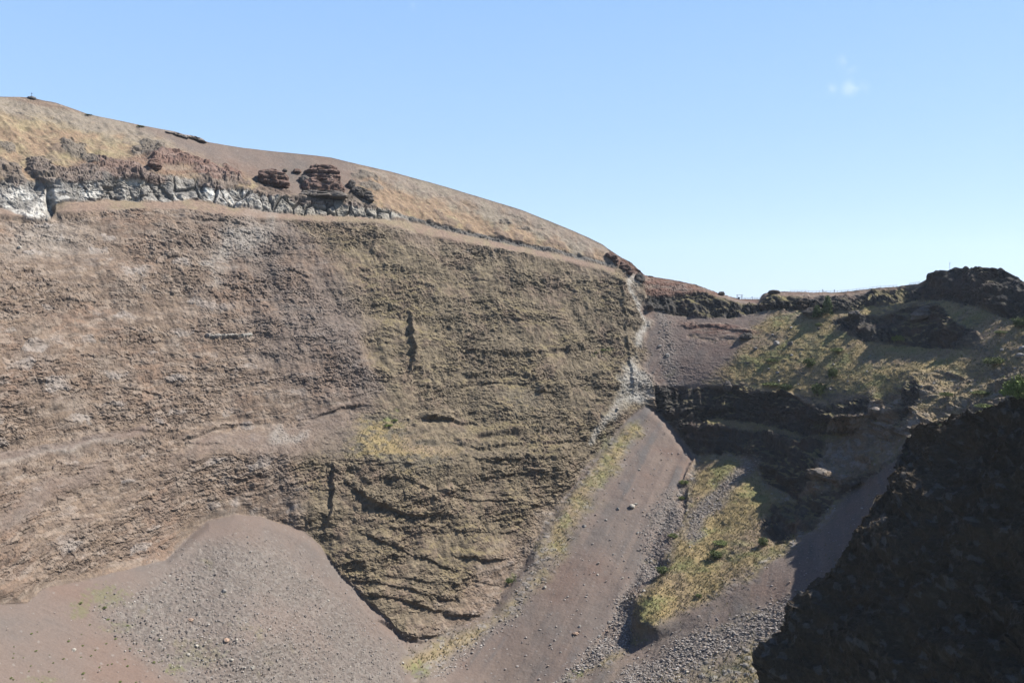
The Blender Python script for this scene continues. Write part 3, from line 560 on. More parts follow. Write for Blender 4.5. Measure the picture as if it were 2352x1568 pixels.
fq = np.stack([fi[:-1, :-1], fi[:-1, 1:], fi[1:, 1:], fi[1:, :-1]], -1).reshape(-1, 4)[:, ::-1]
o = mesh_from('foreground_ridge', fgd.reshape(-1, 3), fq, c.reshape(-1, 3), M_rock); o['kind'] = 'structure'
# ------------------------------------------------------------------ things
def link(o):
    sc.collection.objects.link(o); return o
def tag(o, label, cat, group=None):
    o['label'] = label; o['category'] = cat
    if group: o['group'] = group
    return o
def thing(name, loc, label, cat, group=None, rz=0.0):
    e = link(bpy.data.objects.new(name, None)); e.location = loc; e.rotation_euler = (0, 0, rz); e.empty_display_size = .5
    return tag(e, label, cat, group)
def copy_tree(o, parent=None):
    c = link(o.copy()); c.parent = parent
    for ch in o.children: copy_tree(ch, c)
    return c
def ico(sub):
    import bmesh
    bm = bmesh.new(); bmesh.ops.create_icosphere(bm, subdivisions=sub, radius=1)
    V = np.array([v.co[:] for v in bm.verts], np.float32); F = np.array([[v.index for v in f.verts] for f in bm.faces], np.int32)
    bm.free(); return V, F
# --- outcrops
OV, OF = ico(6)
def superq(V, e):
    return np.sign(V)*np.abs(V)**e
def outcrop(u, v, hw, hh, depth, palette, label, tilt=0.0, seed=0, name='rock_outcrop', sink=.35, group='dark rock outcrops on the upper slope', flat=.55):
    P, n = surf(u, min(v + hh*.75, 1560)); d = (P - cam.location).length; k = d/F0
    V = superq(OV.copy(), flat)
    V = V/np.abs(V).max(0)
    zf = V[:, 2]
    taper = 1 - .22*np.clip(zf + .2, 0, 2)
    V[:, 0] *= hw*k*taper; V[:, 1] *= depth*taper; V[:, 2] *= hh*k*1.05
    ang = math.atan2(P.x, P.y); ca, sa = math.cos(-ang), math.sin(-ang)
    ct, st_ = math.cos(-tilt), math.sin(-tilt)
    X = V[:, 0]*ct - V[:, 2]*st_; Zz = V[:, 0]*st_ + V[:, 2]*ct
    Wp = np.stack([X*ca - V[:, 1]*sa, X*sa + V[:, 1]*ca, Zz], 1)
    base = np.array(P) + np.array([n.x, n.y, 0])*depth*-sink + np.array([0, 0, hh*k*.75])
    wp = (Wp + base).astype(np.float32); nn = Wp/ (np.linalg.norm(Wp, axis=1)[:, None] + 1e-6)
    nn[:, 2] *= .3
    a = fbm(wp, (4, 4, 5), 4, seed + 1., .6); b1_, b2_, bi_ = worley(wp, (2.2, 2.2, 1.0), seed + 3.)
    z_ = wp[:, 2] + .6*noise(wp, 6, seed + 2.)
    stp = noise(np.stack([z_*0, z_*0, z_], 1).astype(np.float32), 1.3, seed + 5.)
    s_ = min(1.0, hw*k/5)
    wp2 = wp + nn*((1.9*a + .9*stp + .7*(bi_ - .5) + .5*np.minimum(b2_ - b1_, .5))*s_)[:, None].astype(np.float32)
    f_ = fbm(wp, 1.5, 3, 7., .7)
    palette = [[x*.62 for x in pp_] for pp_ in palette]
    c = np.ones((len(wp), 3), np.float32)*np.array(palette[0], np.float32)
    c = c + (np.array(palette[1], np.float32) - c)*np.clip(sst(-.3, .5, stp + .5*a), 0, 1)[:, None]
    c = c + (np.array(palette[2], np.float32) - c)*np.clip(sst(.1, .6, f_)*.6, 0, 1)[:, None]
    c *= (1 + .25*np.clip(-f_, -1, 1))[:, None]
    o = mesh_from(name, wp2 - base.astype(np.float32), OF, np.clip(c, .01, .6), M_rock); o.location = base
    tag(o, label, 'rock outcrop', group)
    return o
RED = [(.12, .075, .06), (.17, .115, .095), (.17, .15, .125)]
GRY = [(.12, .105, .095), (.165, .14, .12), (.21, .18, .13)]
DRK = [(.075, .066, .06), (.10, .085, .07), (.13, .12, .11)]
PAL = [(.20, .17, .15), (.26, .22, .19), (.30, .27, .24)]
OCS = [(629,414,32,17,4,RED,'rounded red brown outcrop just left of the castle shaped one',.15), (683,393,10,5,2.5,RED,'small red mound in the mauve gully between two outcrops',0), (655,389,4,3.5,1.5,DRK,'tiny dark boulder alone in the pink gully',0),
 (808,424,9,10,3,DRK,'small dark fang of rock right of the castle shaped outcrop',.3), (834,447,27,11,4,DRK,'dark layered outcrop slanting down right of the castle shaped one',.45), (700,412,12,9,3,GRY,'low grey outcrop touching the left foot of the castle shaped one',-.5),
 (360,384,13,11,4,RED,'round striped red knob in yellow grass above the white band',.0),
 (408,309,21,3,2,PAL,'thin pale slab ledge just under the skyline, upper left piece',.22), (450,319,24,3.5,2,PAL,'thin pale slab ledge just under the skyline, lower right piece',.22),
 (1410,594,20,7,3,RED,'dark red rib of rock where the tan hillside ends at the skyline',.8), (1440,615,22,7,3,RED,'jagged dark red rib one step down from the hillside end',.7), (1468,640,12,9,3,DRK,'lowest dark step of the red rib, above the far rim',.5),
 (1870,716,26,8,4,DRK,'low dark outcrop on the grass left of the two rim trees',0), (1778,671,13,4,2.5,DRK,'flat dark boulder lying on the rim edge right of the saddle',0),
 (1657,673,7,4,1.8,DRK,'small dark rock sticking out of the rim left of the shelter',0),
 (2215,617,6,6,1.5,DRK,'small spiky tooth on the crest of the big knob',.5),(2292,619,7,6,1.5,DRK,'second spiky tooth on the crest of the big knob, near its right end',-.6),
 (2108,716,22,10,4,GRY,'slanting grey slab on the grass above the middle cliff',-.5), (1965,724,12,5,2,GRY,'small grey ledge at the left tip of the middle cliff',0),
 (1667,884,9,12,3,DRK,'rounded dark pillar on the lip of the shaded cliff band',0), (1712,772,14,7,3,DRK,'dark rock with a black shadow on the slope under the rim',0),

]
cP, cN = surf(742, 440)
castle = thing('rock_outcrop', cP, 'tall layered red brown rock shaped like a castle on the upper slope', 'rock outcrop', 'rock outcrops on the upper slope')
for k_, a_ in enumerate([(742,449,52,8,5,GRY), (742,427,46,17,6,RED), (745,400,37,20,6,RED)]):
    t_ = outcrop(*a_[:6], 'tier', 0, seed=50 + k_*3.7, name='rock_tier', flat=.45)
    for k2 in ('label', 'category', 'group'): del t_[k2]
    lc = Vector(t_.location) - Vector(cP); t_.parent = castle; t_.location = lc
for k_, (u_, v_, hw_, hh_, dp_, pal_, lab_, tl_) in enumerate(OCS):
    outcrop(u_, v_, hw_, hh_, dp_, pal_, lab_, tl_, seed=k_*3.7, group='rock outcrops on the upper slope' if u_ < 1480 and v_ < 520 else 'rock outcrops on the right hand side')
# --- loose boulders: a few shapes, copied
def boulder_mesh(name, seed, col, rough=.28):
    V, F = ico(3); V = V.copy()*np.array([1, .8, .58], np.float32)
    r_ = np.random.RandomState(seed)
    for _ in range(9):                                # knock flat facets into the ball
        n_ = r_.normal(size=3); n_ /= np.linalg.norm(n_); h_ = .45 + .3*r_.rand()
        dcut = V @ n_ - h_; V -= np.clip(dcut, 0, 9)[:, None]*n_
    V += V*(.22*fbm(V.astype(np.float32), .5, 3, seed + .5))[:, None]
    V[:, 2] -= V[:, 2].min()*.55
    f_ = fbm(V.astype(np.float32), .3, 3, seed + 9.)
    c = np.array(col, np.float32)[None]*(1 + .35*np.clip(f_, -1, 1))[:, None]
    me = mesh_from('tmp', V, F, np.clip(c, .01, .6), M_rock)
    m_ = me.data; m_.name = name; bpy.data.objects.remove(me); return m_
BM = {'grey': [boulder_mesh('boulder', s_, (.16, .15, .138)) for s_ in (1, 2, 3)], 'dark': [boulder_mesh('boulder', s_, (.075, .07, .064)) for s_ in (4, 5, 6)],
      'pale': [boulder_mesh('boulder', s_, (.24, .22, .19)) for s_ in (7, 8)], 'pink': [boulder_mesh('boulder', 9, (.20, .14, .105))]}
rb = random.Random(5)
def boulder(u, v, px, tone, label, group=None):
    P, n = surf(u, v); k = (P - cam.location).length/F0*.85
    o = link(bpy.data.objects.new('boulder', rb.choice(BM[tone]))); s_ = px*k
    o.scale = (s_*rb.uniform(.85, 1.15), s_*rb.uniform(.85, 1.15), s_*rb.uniform(.8, 1.1))
    o.location = P - n*s_*.1; o.rotation_euler = (rb.uniform(-.3, .3), rb.uniform(-.3, .3), rb.uniform(0, 6.28))
    return tag(o, label, 'boulder', group)
for u_, v_, px_, t_, lab_ in [
 (1451,1164,9,'pale','large pale boulder with a smaller one beside it in the middle of the scree chute'), (1460,1158,6,'pale','smaller pale boulder leaning on the large one in the scree chute'),
 (1322,1455,9,'pink','big orange brown boulder casting a dark shadow low on the scree chute'), (1331,1438,5,'grey','grey boulder just above the big orange brown one on the scree chute'),
 (1252,1348,6,'pale','whitish boulder at the left edge of the scree chute'), (1371,1319,4,'pale','small square white boulder alone in the middle of the scree chute'), (1341,1208,7,'grey','grey boulder pair marker at the grassy left edge of the chute'),
 (1574,1042,5,'grey','grey boulder near the shadow edge at the top right of the chute'), (1417,1168,6,'grey','low grey boulder left of the large pale one in the chute'), (1391,1193,5,'grey','grey boulder at the top of the widest part of the chute'),
 (1187,1414,5,'pale','pale boulder near the lower left edge of the chute'), (438,1423,7,'pink','smooth pinkish boulder on the left debris cone'), (519,1471,9,'pink','wide flat pink boulder low on the left debris cone'),
 (450,1484,7,'pale','pale round boulder left of the wide pink one on the debris cone'), (542,1469,5,'pale','bright white boulder just right of the wide pink one on the debris cone'), (532,1515,6,'pale','white blocky boulder near the bottom of the debris cone'),
 (513,1359,8,'grey','grey flat boulder high in the middle of the debris cone'), (446,1380,5,'pale','small pale boulder left of centre on the debris cone'), (170,1492,6,'pale','lone white triangular boulder on the smooth lower left scree'),
 (579,1533,8,'pale','pale boulder group leader at the bottom of the debris cone'), (432,1504,6,'pale','pale boulder at the lower left fringe of the debris cone'), (322,1494,4,'pale','small white boulder where the cone meets the smooth scree'),
 (1532,818,8,'grey','rounded grey boulder in the upper gully beside the big wall'), (1514,797,7,'grey','grey boulder above the rounded one in the upper gully'), (1528,748,4,'grey','small grey boulder near the top of the upper gully'),
 (1815,792,9,'dark','dark slab boulder in the middle of the grassy bowl'), (1782,790,11,'grey','heap like grey boulder left of the dark slab in the grassy bowl'), (1773,769,5,'grey','small grey boulder above the heap in the grassy bowl'),
 (1785,857,6,'grey','grey boulder low in the grassy bowl above the cliff lip'), (1734,801,7,'dark','dark boulder at the left edge of the grass in the bowl'), (2345,800,11,'grey','big light grey boulder at the right picture edge'),
 (2300,806,7,'grey','pointed grey boulder left of the two at the right picture edge'), (2340,816,10,'grey','second grey boulder under the big one at the right picture edge'), (1880,755,6,'dark','dark blue grey boulder on the grass below the two trees'),
 (1833,730,5,'dark','upright dark stone on the grass below the low outcrop'), (1602,1144,3,'pink','small pink boulder on the ochre grass beside the block field'), (45,567,6,'pale','white block high on the left wall'), (1415,940,6,'pale','white block at the foot of the right wall edge')]:
    boulder(u_, v_, px_, t_, lab_.replace(' pair marker', '').replace(' group leader', ''))
def scatter_boulders(poly, n, tone, lo, hi, label, group):
    us = [a for a, b in poly]; vs = [b for a, b in poly]; k = 0
    while k < n:
        u_, v_ = rb.uniform(min(us), max(us)), rb.uniform(min(vs), max(vs)); ins = False
        for (x0, y0), (x1, y1) in zip(poly, poly[1:] + poly[:1]):
            if (y0 > v_) != (y1 > v_) and u_ < (x1 - x0)*(v_ - y0)/(y1 - y0) + x0: ins = not ins
        if not ins: continue
        z_ = lo + (hi - lo)*rb.random()**2.5; t_ = rb.choice(tone); fv_ = (v_ - min(vs))/(max(vs) - min(vs)); fu_ = (u_ - min(us))/(max(us) - min(us))
        wh = ('near the top' if fv_ < .25 else 'above the middle' if fv_ < .5 else 'below the middle' if fv_ < .75 else 'near the bottom') + (' at left' if fu_ < .34 else '' if fu_ < .67 else ' at right')
        boulder(u_, v_, z_, t_, ('larger ' if z_ > lo + .5*(hi - lo) else 'small ') + {'grey': 'grey', 'dark': 'dark', 'pale': 'pale'}[t_] + ' ' + label + ', ' + wh, group); k += 1
scatter_boulders([(1700,780),(1850,730),(2000,810),(2000,890),(1860,915),(1720,870)], 34, ['grey', 'dark', 'grey'], 2.2, 6, 'boulder on the grassy bowl', 'boulders on the grassy bowl')
scatter_boulders([(1490,730),(1560,730),(1560,870),(1495,870)], 18, ['grey', 'grey', 'pale'], 1.6, 4, 'boulder in the upper gully', 'boulders in the upper gully')
scatter_boulders([(1480,1000),(1570,1060),(1520,1180),(1400,1420),(1330,1540),(1200,1540),(1300,1300),(1400,1130)], 30, ['grey', 'grey', 'pale'], 1.6, 4, 'boulder on the scree chute', 'boulders on the scree chute')
scatter_boulders([(1480,1160),(1560,1130),(1540,1260),(1450,1400),(1440,1470),(1350,1560),(1290,1560),(1420,1400)], 60, ['grey'], 2.2, 6, 'block in the block field', 'blocks of the block field')
scatter_boulders([(350,1330),(620,1260),(760,1380),(930,1520),(900,1560),(450,1560),(330,1450)], 60, ['grey', 'grey', 'pale'], 1.8, 5, 'boulder on the debris cone', 'boulders on the debris cone')
scatter_boulders([(1500,1540),(1700,1440),(1800,1420),(1740,1500),(1600,1560),(1400,1566)], 30, ['grey', 'pale'], 1.8, 4.5, 'block in the lower rubble streak', 'blocks of the lower rubble streak')
scatter_boulders([(2090,890),(2250,860),(2340,830),(2280,900),(2120,940)], 18, ['grey', 'dark'], 2.5, 7, 'rock on the right grassy slope', 'rocks on the right grassy slope')
# --- rubble: uncountable small stones, one object
def rubble(name, weight, n, lo, hi, seed):
    r_ = np.random.RandomState(seed); cnt = 0; picks = []
    w = weight.copy(); w[NV:, :] = 0; w[:, (U < -40) | (U > 2390)] = 0
    ij = r_.choice(w.size, n, p=(w/w.sum()).ravel()); i_, j_ = np.unravel_index(ij, w.shape)
    ctr = Pd[i_, j_] + r_.normal(size=(n, 3)).astype(np.float32)*np.array([.5, .5, 0], np.float32)
    V, F = ico(1); m = len(V)
    s_ = (lo + (hi - lo)*r_.rand(n)**3).astype(np.float32)
    V_ = V[None]*(1 + .45*r_.rand(n, m, 1).astype(np.float32) - .2)*(s_[:, None]*((.6 + .6*r_.rand(n, 3))*np.array([1, 1, .6])).astype(np.float32))[:, None, :] + ctr[:, None, :]
    F_ = F[None] + (np.arange(n)*m)[:, None, None]
    base = np.array([[.17, .152, .138], [.145, .13, .12], [.20, .18, .165], [.17, .135, .112], [.26, .24, .22]], np.float32)[r_.choice(5, n, p=[.36, .3, .17, .12, .05])]
    o = mesh_from(name, V_.reshape(-1, 3), F_.reshape(-1, 3), np.repeat(base, m, 0), M_rock); o['kind'] = 'stuff'
rubble('rubble', K('rubble')*sst(1150, 1300, Vg)*(Ug < 1000) + .02*K('ash')*(Ug < 1000)*(Vg > 1200), 11000, .10, .34, 1)
rubble('rubble', K('rubble')*(Ug > 1000)*(1 + sst(1250, 1500, Vg)) + .05*K('ash')*(Ug > 1000)*(Vg > 950) + .04*K('gravelgrass')*(Vg > 1100), 13000, .14, .55, 2)
# --- plants
M_leaf = ground_mat('leaves', 3, .35, .0, .1, .8, True); M_bark = ground_mat('bark', 5, .3, .4, .05, .9, False, (.06, .045, .035))
def shrub_meshes(kind, seed):
    """crown of leaf clumps plus a forked stem; unit height"""
    r_ = np.random.RandomState(seed); cl = []; n = 70 if kind != 'tree' else 120
    for k in range(n):
        if kind == 'tree':
            h = r_.rand()**.8; rad = .27*(1 - h)**.7*(.5 + .7*r_.rand()) + .02; a = r_.rand()*6.28; cl.append((rad*math.cos(a), rad*math.sin(a), .12 + .86*h, .05 + .05*(1 - h)))
        elif kind == 'bush':
            d_ = r_.normal(size=3); d_ /= np.linalg.norm(d_); q_ = r_.rand()**.4
            cl.append((d_[0]*.62*q_, d_[1]*.55*q_, .5 + d_[2]*.42*q_, .10))
        else:
            a = r_.rand()*6.28; q_ = r_.rand()**.5; cl.append((.6*q_*math.cos(a), .6*q_*math.sin(a), .18 + .5*r_.rand()*(1 - q_*.6), .11))
    Vs = []; Fs = []; Cs = []; b = 0; per = 34
    tone = {'tree': (.065, .085, .035), 'bush': (.062, .078, .028), 'low': (.085, .10, .035), 'bright': (.085, .105, .028)}[kind]
    for (x, y, z, r0) in cl:
        tint = np.array(tone)*(.7 + .7*r_.rand())
        for _ in range(per):
            c0 = np.array([x, y, z]) + r_.normal(size=3)*r0*.6
            a_ = r_.normal(size=3); a_ /= np.linalg.norm(a_); b_ = np.cross(a_, r_.normal(size=3)); b_ /= np.linalg.norm(b_)
            L_ = .045*(.6 + .8*r_.rand()); Wd = L_*.5
            Vs += [c0 - a_*L_ , c0 + b_*Wd, c0 + a_*L_, c0 - b_*Wd]; Fs.append([b, b+1, b+2, b+3]); b += 4
            Cs += [tint*(.85 + .3*r_.rand())]*4
    cr = mesh_from('crown', np.array(Vs), np.array(Fs), np.array(Cs, np.float32), M_leaf); cm = cr.data; bpy.data.objects.remove(cr)
    # stem: tapered limbs
    SV = []; SF = []
    def limb(p0, p1, r0, r1):
        p0, p1 = Vector(p0), Vector(p1); q_ = (p1 - p0).to_track_quat('Z', 'Y'); s0 = len(SV)
        for pp, rr in ((p0, r0), (p1, r1)):
            for k in range(6):
                SV.append((pp + q_ @ Vector((rr*math.cos(k*1.0472), rr*math.sin(k*1.0472), 0)))[:])
        for k in range(6): SF.append([s0 + k, s0 + (k + 1) % 6, s0 + 6 + (k + 1) % 6, s0 + 6 + k])
    if kind == 'tree':
        limb((0, 0, -.05), (.01, 0, .5), .022, .014); limb((.01, 0, .5), (0, .01, .93), .014, .004)
        for k in range(12): h = .15 + .06*k; a = k*2.4; limb((0, 0, h), (.2*(1 - h)*math.cos(a), .2*(1 - h)*math.sin(a), h + .08), .007, .003)
    else:
        for k in range(7): a = k*.9; limb((.02*math.cos(a), .02*math.sin(a), -.05), (.35*math.cos(a), .35*math.sin(a), .5 if kind == 'bush' else .28), .02, .006)
    tr = mesh_from('trunk', np.array(SV), np.array(SF), None, M_bark); tm = tr.data; bpy.data.objects.remove(tr)
    return cm, tm
SH = {k_: [shrub_meshes(k_, 3 + i_) for i_ in range(2)] for k_ in ('tree', 'bush', 'low', 'bright')}
def plant(u, v, hpx, kind, label, cat='shrub', group=None, wide=1.0, P=None):
    if P is None: P, n = surf(u, v)
    h = hpx*(P - cam.location).length/F0; cm, tm = rb.choice(SH[kind])
    e = thing('tree' if kind == 'tree' else 'shrub', P, label, cat, group, rb.uniform(0, 6.28)); e.scale = (h*wide, h*wide, h)
    for nm_, me_ in (('crown', cm), ('trunk' if kind == 'tree' else 'stem', tm)):
        c_ = link(bpy.data.objects.new(nm_, me_)); c_.parent = e
    return e
for u_, v_, h_, k_, lab_, w_ in [
 (1899,727,42,'tree','taller pointed grey green tree of the two below the rim cliff',.85), (1876,729,26,'tree','shorter bushy tree left of the pointed one below the rim cliff',1.3),
 (2065,786,20,'bright','bright green bush on top of the sunlit rock under the middle cliff',1.1), (1857,842,22,'bush','round green shrub in the middle of the grassy bowl',1.0), (1877,908,30,'bush','tall green shrub low on the grassy bowl near the cliff lip',.9),
 (1912,868,26,'bush','narrow dark green shrub on the right part of the grassy bowl',.7), (1804,897,18,'bush','dark green shrub right on the cliff lip',1.4), (1772,884,12,'low','low pale green shrub left of the one on the cliff lip',2.6), (1772,830,14,'low','pale low shrub on the left side of the grassy bowl',1.5),
 (1880,748,10,'low','small bright shrub below the two rim trees',1.3), (1925,808,14,'low','pale green shrub left of the shadow under the middle cliff',1.6),
 (2284,838,26,'low','light green broom shrub near the right edge slope',1.2), (2298,765,10,'low','pale grassy shrub on the yellow slope at right',2.0), (2343,752,22,'bush','dark green shrub at the right edge under the knob',1.3),
 (1752,1252,20,'bush','dark green shrub in the shade beside the grassy hump',1.0), (1640,1282,20,'bush','dark green shrub on the ochre grass of the lower buttress',1.3), (1655,1248,12,'low','low light shrub above the dark one on the lower buttress',2.4),
 (1522,1318,18,'bush','dark shrub on the rocky edge over the block field',1.3), (1545,1232,12,'low','grassy shrub covering the hump beside the block field',1.5), (1169,1335,16,'low','bright green shrub on the left edge of the chute',1.0), (1604,1370,12,'low','small dry shrub in the ochre grass',.9),
 (1569,1112,14,'low','green shrub on the line of rocks right of the chute',1.2), (1562,1140,12,'low','second green shrub lower on the line of rocks right of the chute',1.0), (903,968,8,'bright','upper green tuft shrub on the bench of the big wall',1.6), (890,980,8,'bright','lower green tuft shrub on the bench of the big wall',2.0),
 (1388,802,9,'low','green shrub on the right end of the big wall',1.3), (1368,808,6,'low','tiny shrub left of the green one on the big wall',1.3), (575,770,4,'low','tiny tuft beside the white streak on the wall',1.0), (2250,905,12,'low','low green shrub just above the dark ridge',2.2), (2175,915,14,'low','pale shrub at the top of the shaded gully',1.4),
 (183,1384,5,'low','small green shrub at the left edge of the green patch on the scree',1.2), (237,1397,6,'low','small dark shrub below the green patch on the scree',1.2), (332,1577,7,'low','dark green shrub at the lower end of the smooth scree',1.2), (322,290,4,'bright','bright green shrub on the skyline left of the ash slope',3.0), (204,264,3,'bright','small bright shrub on the skyline near the summit',3.6)]:
    plant(u_, v_, h_, k_, lab_, 'tree' if k_ == 'tree' else 'shrub', None, w_)
# small plants dotted on the lower left scree: individual tufts
for k in range(60):
    u_ = rb.uniform(0, 420); v_ = rb.uniform(1400, 1566)
    if v_ < 1400 + .3*abs(u_ - 200): continue
    plant(u_, v_, rb.uniform(1.3, 2.8), 'bright', 'tiny green plant on the smooth lower left scree, ' + ('upper' if v_ < 1460 else 'middle' if v_ < 1515 else 'bottom') + ' row, ' + ('at the picture edge' if u_ < 90 else 'left part' if u_ < 200 else 'right part' if u_ < 320 else 'next to the rubble'), 'plant', 'tiny plants on the lower left scree', rb.uniform(1.2, 2.4))
# grass tufts: uncountable, one object
def tufts(n, seed):
    r_ = np.random.RandomState(seed); w = (K('grass') + .35*K('gravelgrass') + .12*K('spur') + .05*K('wallR')*sst(.5, .7, nzs))*(Ug > 780)*sst(.3, .6, nzs)
    w[NV:, :] = 0; w[:, (U < -40) | (U > 2390)] = 0
    ij = r_.choice(w.size, n, p=(w/w.sum()).ravel()); i_, j_ = np.unravel_index(ij, w.shape); c0 = Pd[i_, j_] + r_.normal(size=(n, 3))*np.array([.4, .4, 0])
    V = []; b_ = 5
    for k in range(b_):
        a = r_.rand(n)*6.28; h = .25 + .45*r_.rand(n); wd = .05 + .07*r_.rand(n); ln = .25*h
        d_ = np.stack([np.cos(a), np.sin(a), 0*a], 1); s__ = np.stack([-np.sin(a), np.cos(a), 0*a], 1); o_ = c0 + d_*.12
        V += [o_ - s__*wd[:, None] - [0, 0, .05], o_ + s__*wd[:, None] - [0, 0, .05], o_ + s__*wd[:, None]*.3 + d_*ln[:, None] + np.stack([0*h, 0*h, h], 1), o_ - s__*wd[:, None]*.3 + d_*ln[:, None] + np.stack([0*h, 0*h, h], 1)]
    V = np.stack(V, 1).reshape(-1, 3); F = np.arange(n*b_*4).reshape(-1, 4)
    base = np.array([[.155, .125, .062], [.12, .108, .05], [.08, .088, .034], [.18, .15, .085]])[r_.choice(4, n, p=[.4, .25, .2, .15])]
    o = mesh_from('grass_tufts', V, F, np.repeat(base, b_*4, 0), M_leaf); o['kind'] = 'stuff'
tufts(16000, 3)
# the two big bushes at the right edge stand on the dark ridge
def fsurf(a, b):
    i_ = int(60 - 1 + b*(fs[0] - 60)); j_ = int(a*(fs[1] - 1)); return Vector(fgd[i_, j_].tolist())
def fplace(u, v):
    best = None
    Q = fgd[59:, ::2].reshape(-1, 3) - np.array([0, 0, EYE], np.float32)
    yc = Q[:, 1]*cp - Q[:, 2]*sp; zc = Q[:, 1]*sp + Q[:, 2]*cp
    uu = W0/2 + F0*Q[:, 0]/yc; vv = H0/2 - F0*zc/yc
    k_ = int(np.argmin((uu - u)**2 + (vv - v)**2)); return Vector((Q[k_] + np.array([0, 0, EYE])).tolist())
for u_, v_, h_, k_, lab_, w_ in [(2348,905,62,'bright','tall bright yellow green bush at the right edge, upper part of the ridge',.8), (2338,915,44,'bright','wide yellow green bush below the tall one at the right edge',1.1), (2262,930,12,'low','low sunlit plant on the crest of the dark ridge',2.2)]:
    plant(u_, v_, h_, k_, lab_, 'shrub', 'shrubs on the dark ridge', w_, P=fplace(u_, v_))
# --- fences, shelter, mast and summit marker
def plain(name, col, rough=.8):
    return ground_mat(name, 8, .15, .2, .01, rough, False, col)
M_wood = plain('weathered_wood', (.20, .16, .12)); M_steel = plain('grey_metal', (.35, .35, .36), .5); M_canvas = plain('pale_canvas', (.45, .45, .43)); M_dark = plain('dark_paint', (.05, .05, .055))
def boxes(name, items, mat, parent):
    V = []; F = []
    for (p0, p1, w) in items:                         # square bars from p0 to p1
        p0, p1 = Vector(p0), Vector(p1); q_ = (p1 - p0).to_track_quat('Z', 'Y'); s0 = len(V)
        for pp in (p0, p1):
            for a, b in ((-w, -w), (w, -w), (w, w), (-w, w)): V.append((pp + q_ @ Vector((a, b, 0)))[:])
        F += [[s0, s0+3, s0+2, s0+1], [s0+4, s0+5, s0+6, s0+7]] + [[s0+k, s0+(k+1) % 4, s0+4+(k+1) % 4, s0+4+k] for k in range(4)]
    return mesh_from(name, np.array(V), np.array(F), None, mat, parent=parent)
def skypt(u, dz=0, back=0):
    j = int(np.clip(np.searchsorted(U, u), 1, NU - 2)); i0 = max(int(np.argmin(np.abs(Vg[:14, j]))), 0)
    col = Pd[:16, j]; k_ = int(np.argmax((col[:, 2] - EYE)/np.linalg.norm(col[:, :2], axis=1))); P = Vector(col[k_].tolist())
    h = Vector((P.x, P.y, 0)).normalized(); return P + h*back + Vector((0, 0, dz))
def fence(u0, u1, n, label):
    pts = [skypt(u0 + (u1 - u0)*k/(n - 1), -.15) for k in range(n)]
    e = thing('fence', pts[0], label, 'fence', 'wooden rail fences along the rim path')
    loc = [p_ - pts[0] for p_ in pts]; H = 1.1
    for p_ in loc: boxes('post', [(p_, p_ + Vector((0, 0, H)), .045)], M_wood, e)
    for nm_, z in (('top_rail', H - .08), ('middle_rail', .65)):
        boxes(nm_, [(a + Vector((0, 0, z)), b + Vector((0, 0, z)), .03) for a, b in zip(loc[:-1], loc[1:])], M_wood, e)
fence(1707, 1748, 11, 'short wooden rail fence across the saddle beside the shelter')
fence(1815, 1990, 22, 'long wooden rail fence running along the rim right of the saddle')
fence(1994, 2060, 8, 'wooden rail fence climbing the rim towards the knob')
fence(2088, 2112, 6, 'short wooden rail fence at the left foot of the knob')
sp_ = skypt(1697, 0, 1.0)
sh_ = thing('shelter', sp_, 'small open sided wooden shelter with a flat roof at the rim saddle', 'shelter')
for sx in (-1.25, 1.25):
    for sy in (-1, 1): boxes('post', [((sx, sy, -.4), (sx, sy, 2.3), .09)], M_wood, sh_)
rf = boxes('roof', [((-1.6, 0, 2.38), (1.6, 0, 2.38), .07)], M_wood, sh_); rf.scale = (1, 17, 1)
boxes('counter', [((-1.1, -1, 1.0), (1.1, -1, 1.0), .06), ((-1.2, -1, .5), (-.2, -1, .5), .42)], M_dark, sh_)
mp = skypt(2181, -.3); ms = thing('mast', mp, 'thin pole with a small box standing on the big rock knob', 'pole')
boxes('pole', [((0, 0, 0), (0, 0, 3.4), .05)], M_steel, ms); boxes('box', [((0, 0, 2.9), (0, 0, 3.3), .14)], M_steel, ms)
tp = skypt(72, -.2); tm_ = thing('summit_marker', tp, 'small cairn with a short pole on the rounded summit at far left', 'summit marker')
cv, cf_ = ico(3); cv = cv.copy(); cv *= np.array([1.7, 1.7, .8]); cv += cv*(.2*fbm(cv.astype(np.float32), .5, 2, 3.))[:, None]
mesh_from('cairn', cv, cf_, np.ones((len(cv), 3))*.08, M_rock, parent=tm_)
boxes('pole', [((0, 0, .3), (0, 0, 2.3), .06), ((-.35, 0, 1.9), (.35, 0, 1.9), .05)], M_dark, tm_)
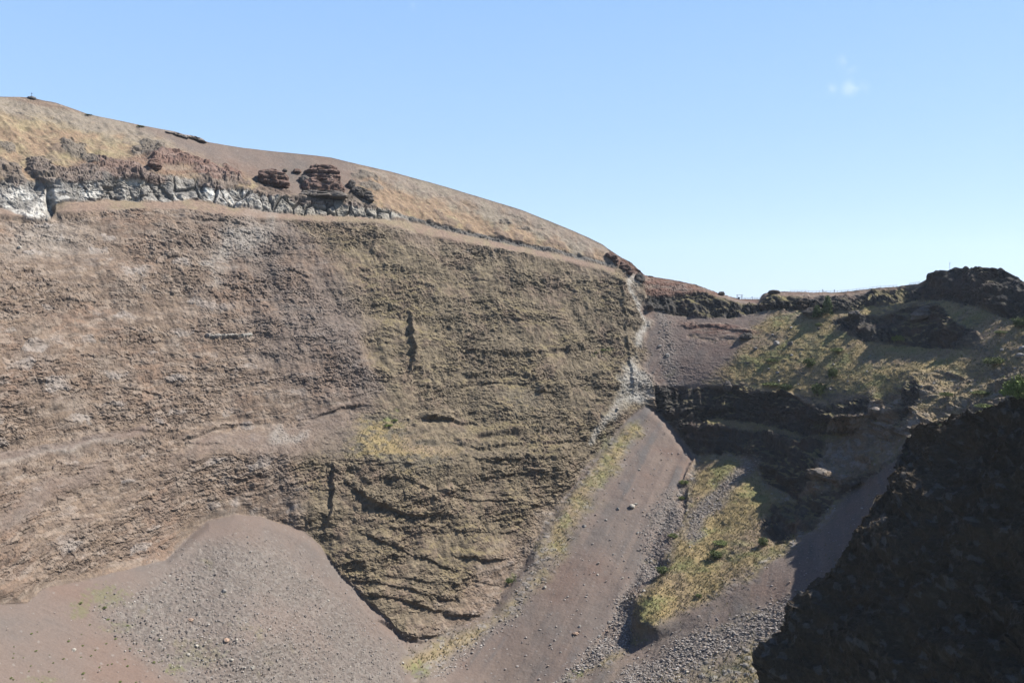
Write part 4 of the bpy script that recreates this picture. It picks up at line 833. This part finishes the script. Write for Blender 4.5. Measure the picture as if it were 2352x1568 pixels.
# --- walkers on the rim path, barely visible
def skin_fig(seed):
    V = [(0,0,.92),(0,0,1.15),(0,0,1.42),(0,0,1.52),(0,-.01,1.66),(.10,0,.90),(.12,.03,.50),(.13,0,.06),(.13,.12,.02),(-.10,0,.90),(-.12,-.02,.50),(-.13,0,.06),(-.13,.12,.02),
         (.19,0,1.40),(.25,.02,1.13),(.23,.12,.90),(-.19,0,1.40),(-.25,.02,1.13),(-.23,.10,.90)]
    E = [(0,1),(1,2),(2,3),(3,4),(0,5),(5,6),(6,7),(7,8),(0,9),(9,10),(10,11),(11,12),(2,13),(13,14),(14,15),(2,16),(16,17),(17,18)]
    Rr = [.15,.14,.15,.06,.105,.10,.065,.045,.04,.10,.065,.045,.04,.06,.045,.035,.06,.045,.035]
    me = bpy.data.meshes.new('person'); me.from_pydata(V, E, []); o = link(bpy.data.objects.new('person', me))
    m_ = o.modifiers.new('skin', 'SKIN'); m_.use_smooth_shade = True
    for i_, sv_ in enumerate(me.skin_vertices[0].data): sv_.radius = (Rr[i_], Rr[i_]*.8); sv_.use_root = (i_ == 0)
    ss = o.modifiers.new('subsurf', 'SUBSURF'); ss.levels = 1; ss.render_levels = 1
    return o
for u_, col_, lab_ in [(1727, (.06,.08,.16), 'person in dark blue standing at the saddle fence'), (1888, (.10,.05,.05), 'person in dark clothes by the fence on the rim above the low outcrop'), (1915, (.05,.05,.06), 'person in black at the right end of the rim fence stretch above the trees')]:
    o = skin_fig(1); o.location = skypt(u_, -.05, .9); tag(o, lab_, 'person'); o.data.materials.append(plain('clothing', col_))
# ------------------------------------------------------------------ haze
hz = bpy.data.meshes.new('haze'); hz_o = bpy.data.objects.new('haze', hz)
HX, HY0, HY1, HZ0, HZ1 = 4600, -300, 4800, -1400, 560
hv = [(x, y, z) for x in (-HX, HX) for y in (HY0, HY1) for z in (HZ0, HZ1)]
hz.from_pydata(hv, [], [(0,1,3,2),(4,6,7,5),(0,4,5,1),(2,3,7,6),(0,2,6,4),(1,5,7,3)]); sc.collection.objects.link(hz_o); hz_o['kind'] = 'stuff'
mh = bpy.data.materials.new('haze_air'); mh.use_nodes = True; nt = mh.node_tree; nt.nodes.remove(nt.nodes['Principled BSDF'])
pv = nt.nodes.new('ShaderNodeVolumePrincipled'); pv.inputs['Color'].default_value = (.86, .92, 1, 1); pv.inputs['Density'].default_value = .00003; pv.inputs['Anisotropy'].default_value = .3
nt.links.new(pv.outputs[0], nt.nodes['Material Output'].inputs['Volume']); hz.materials.append(mh)
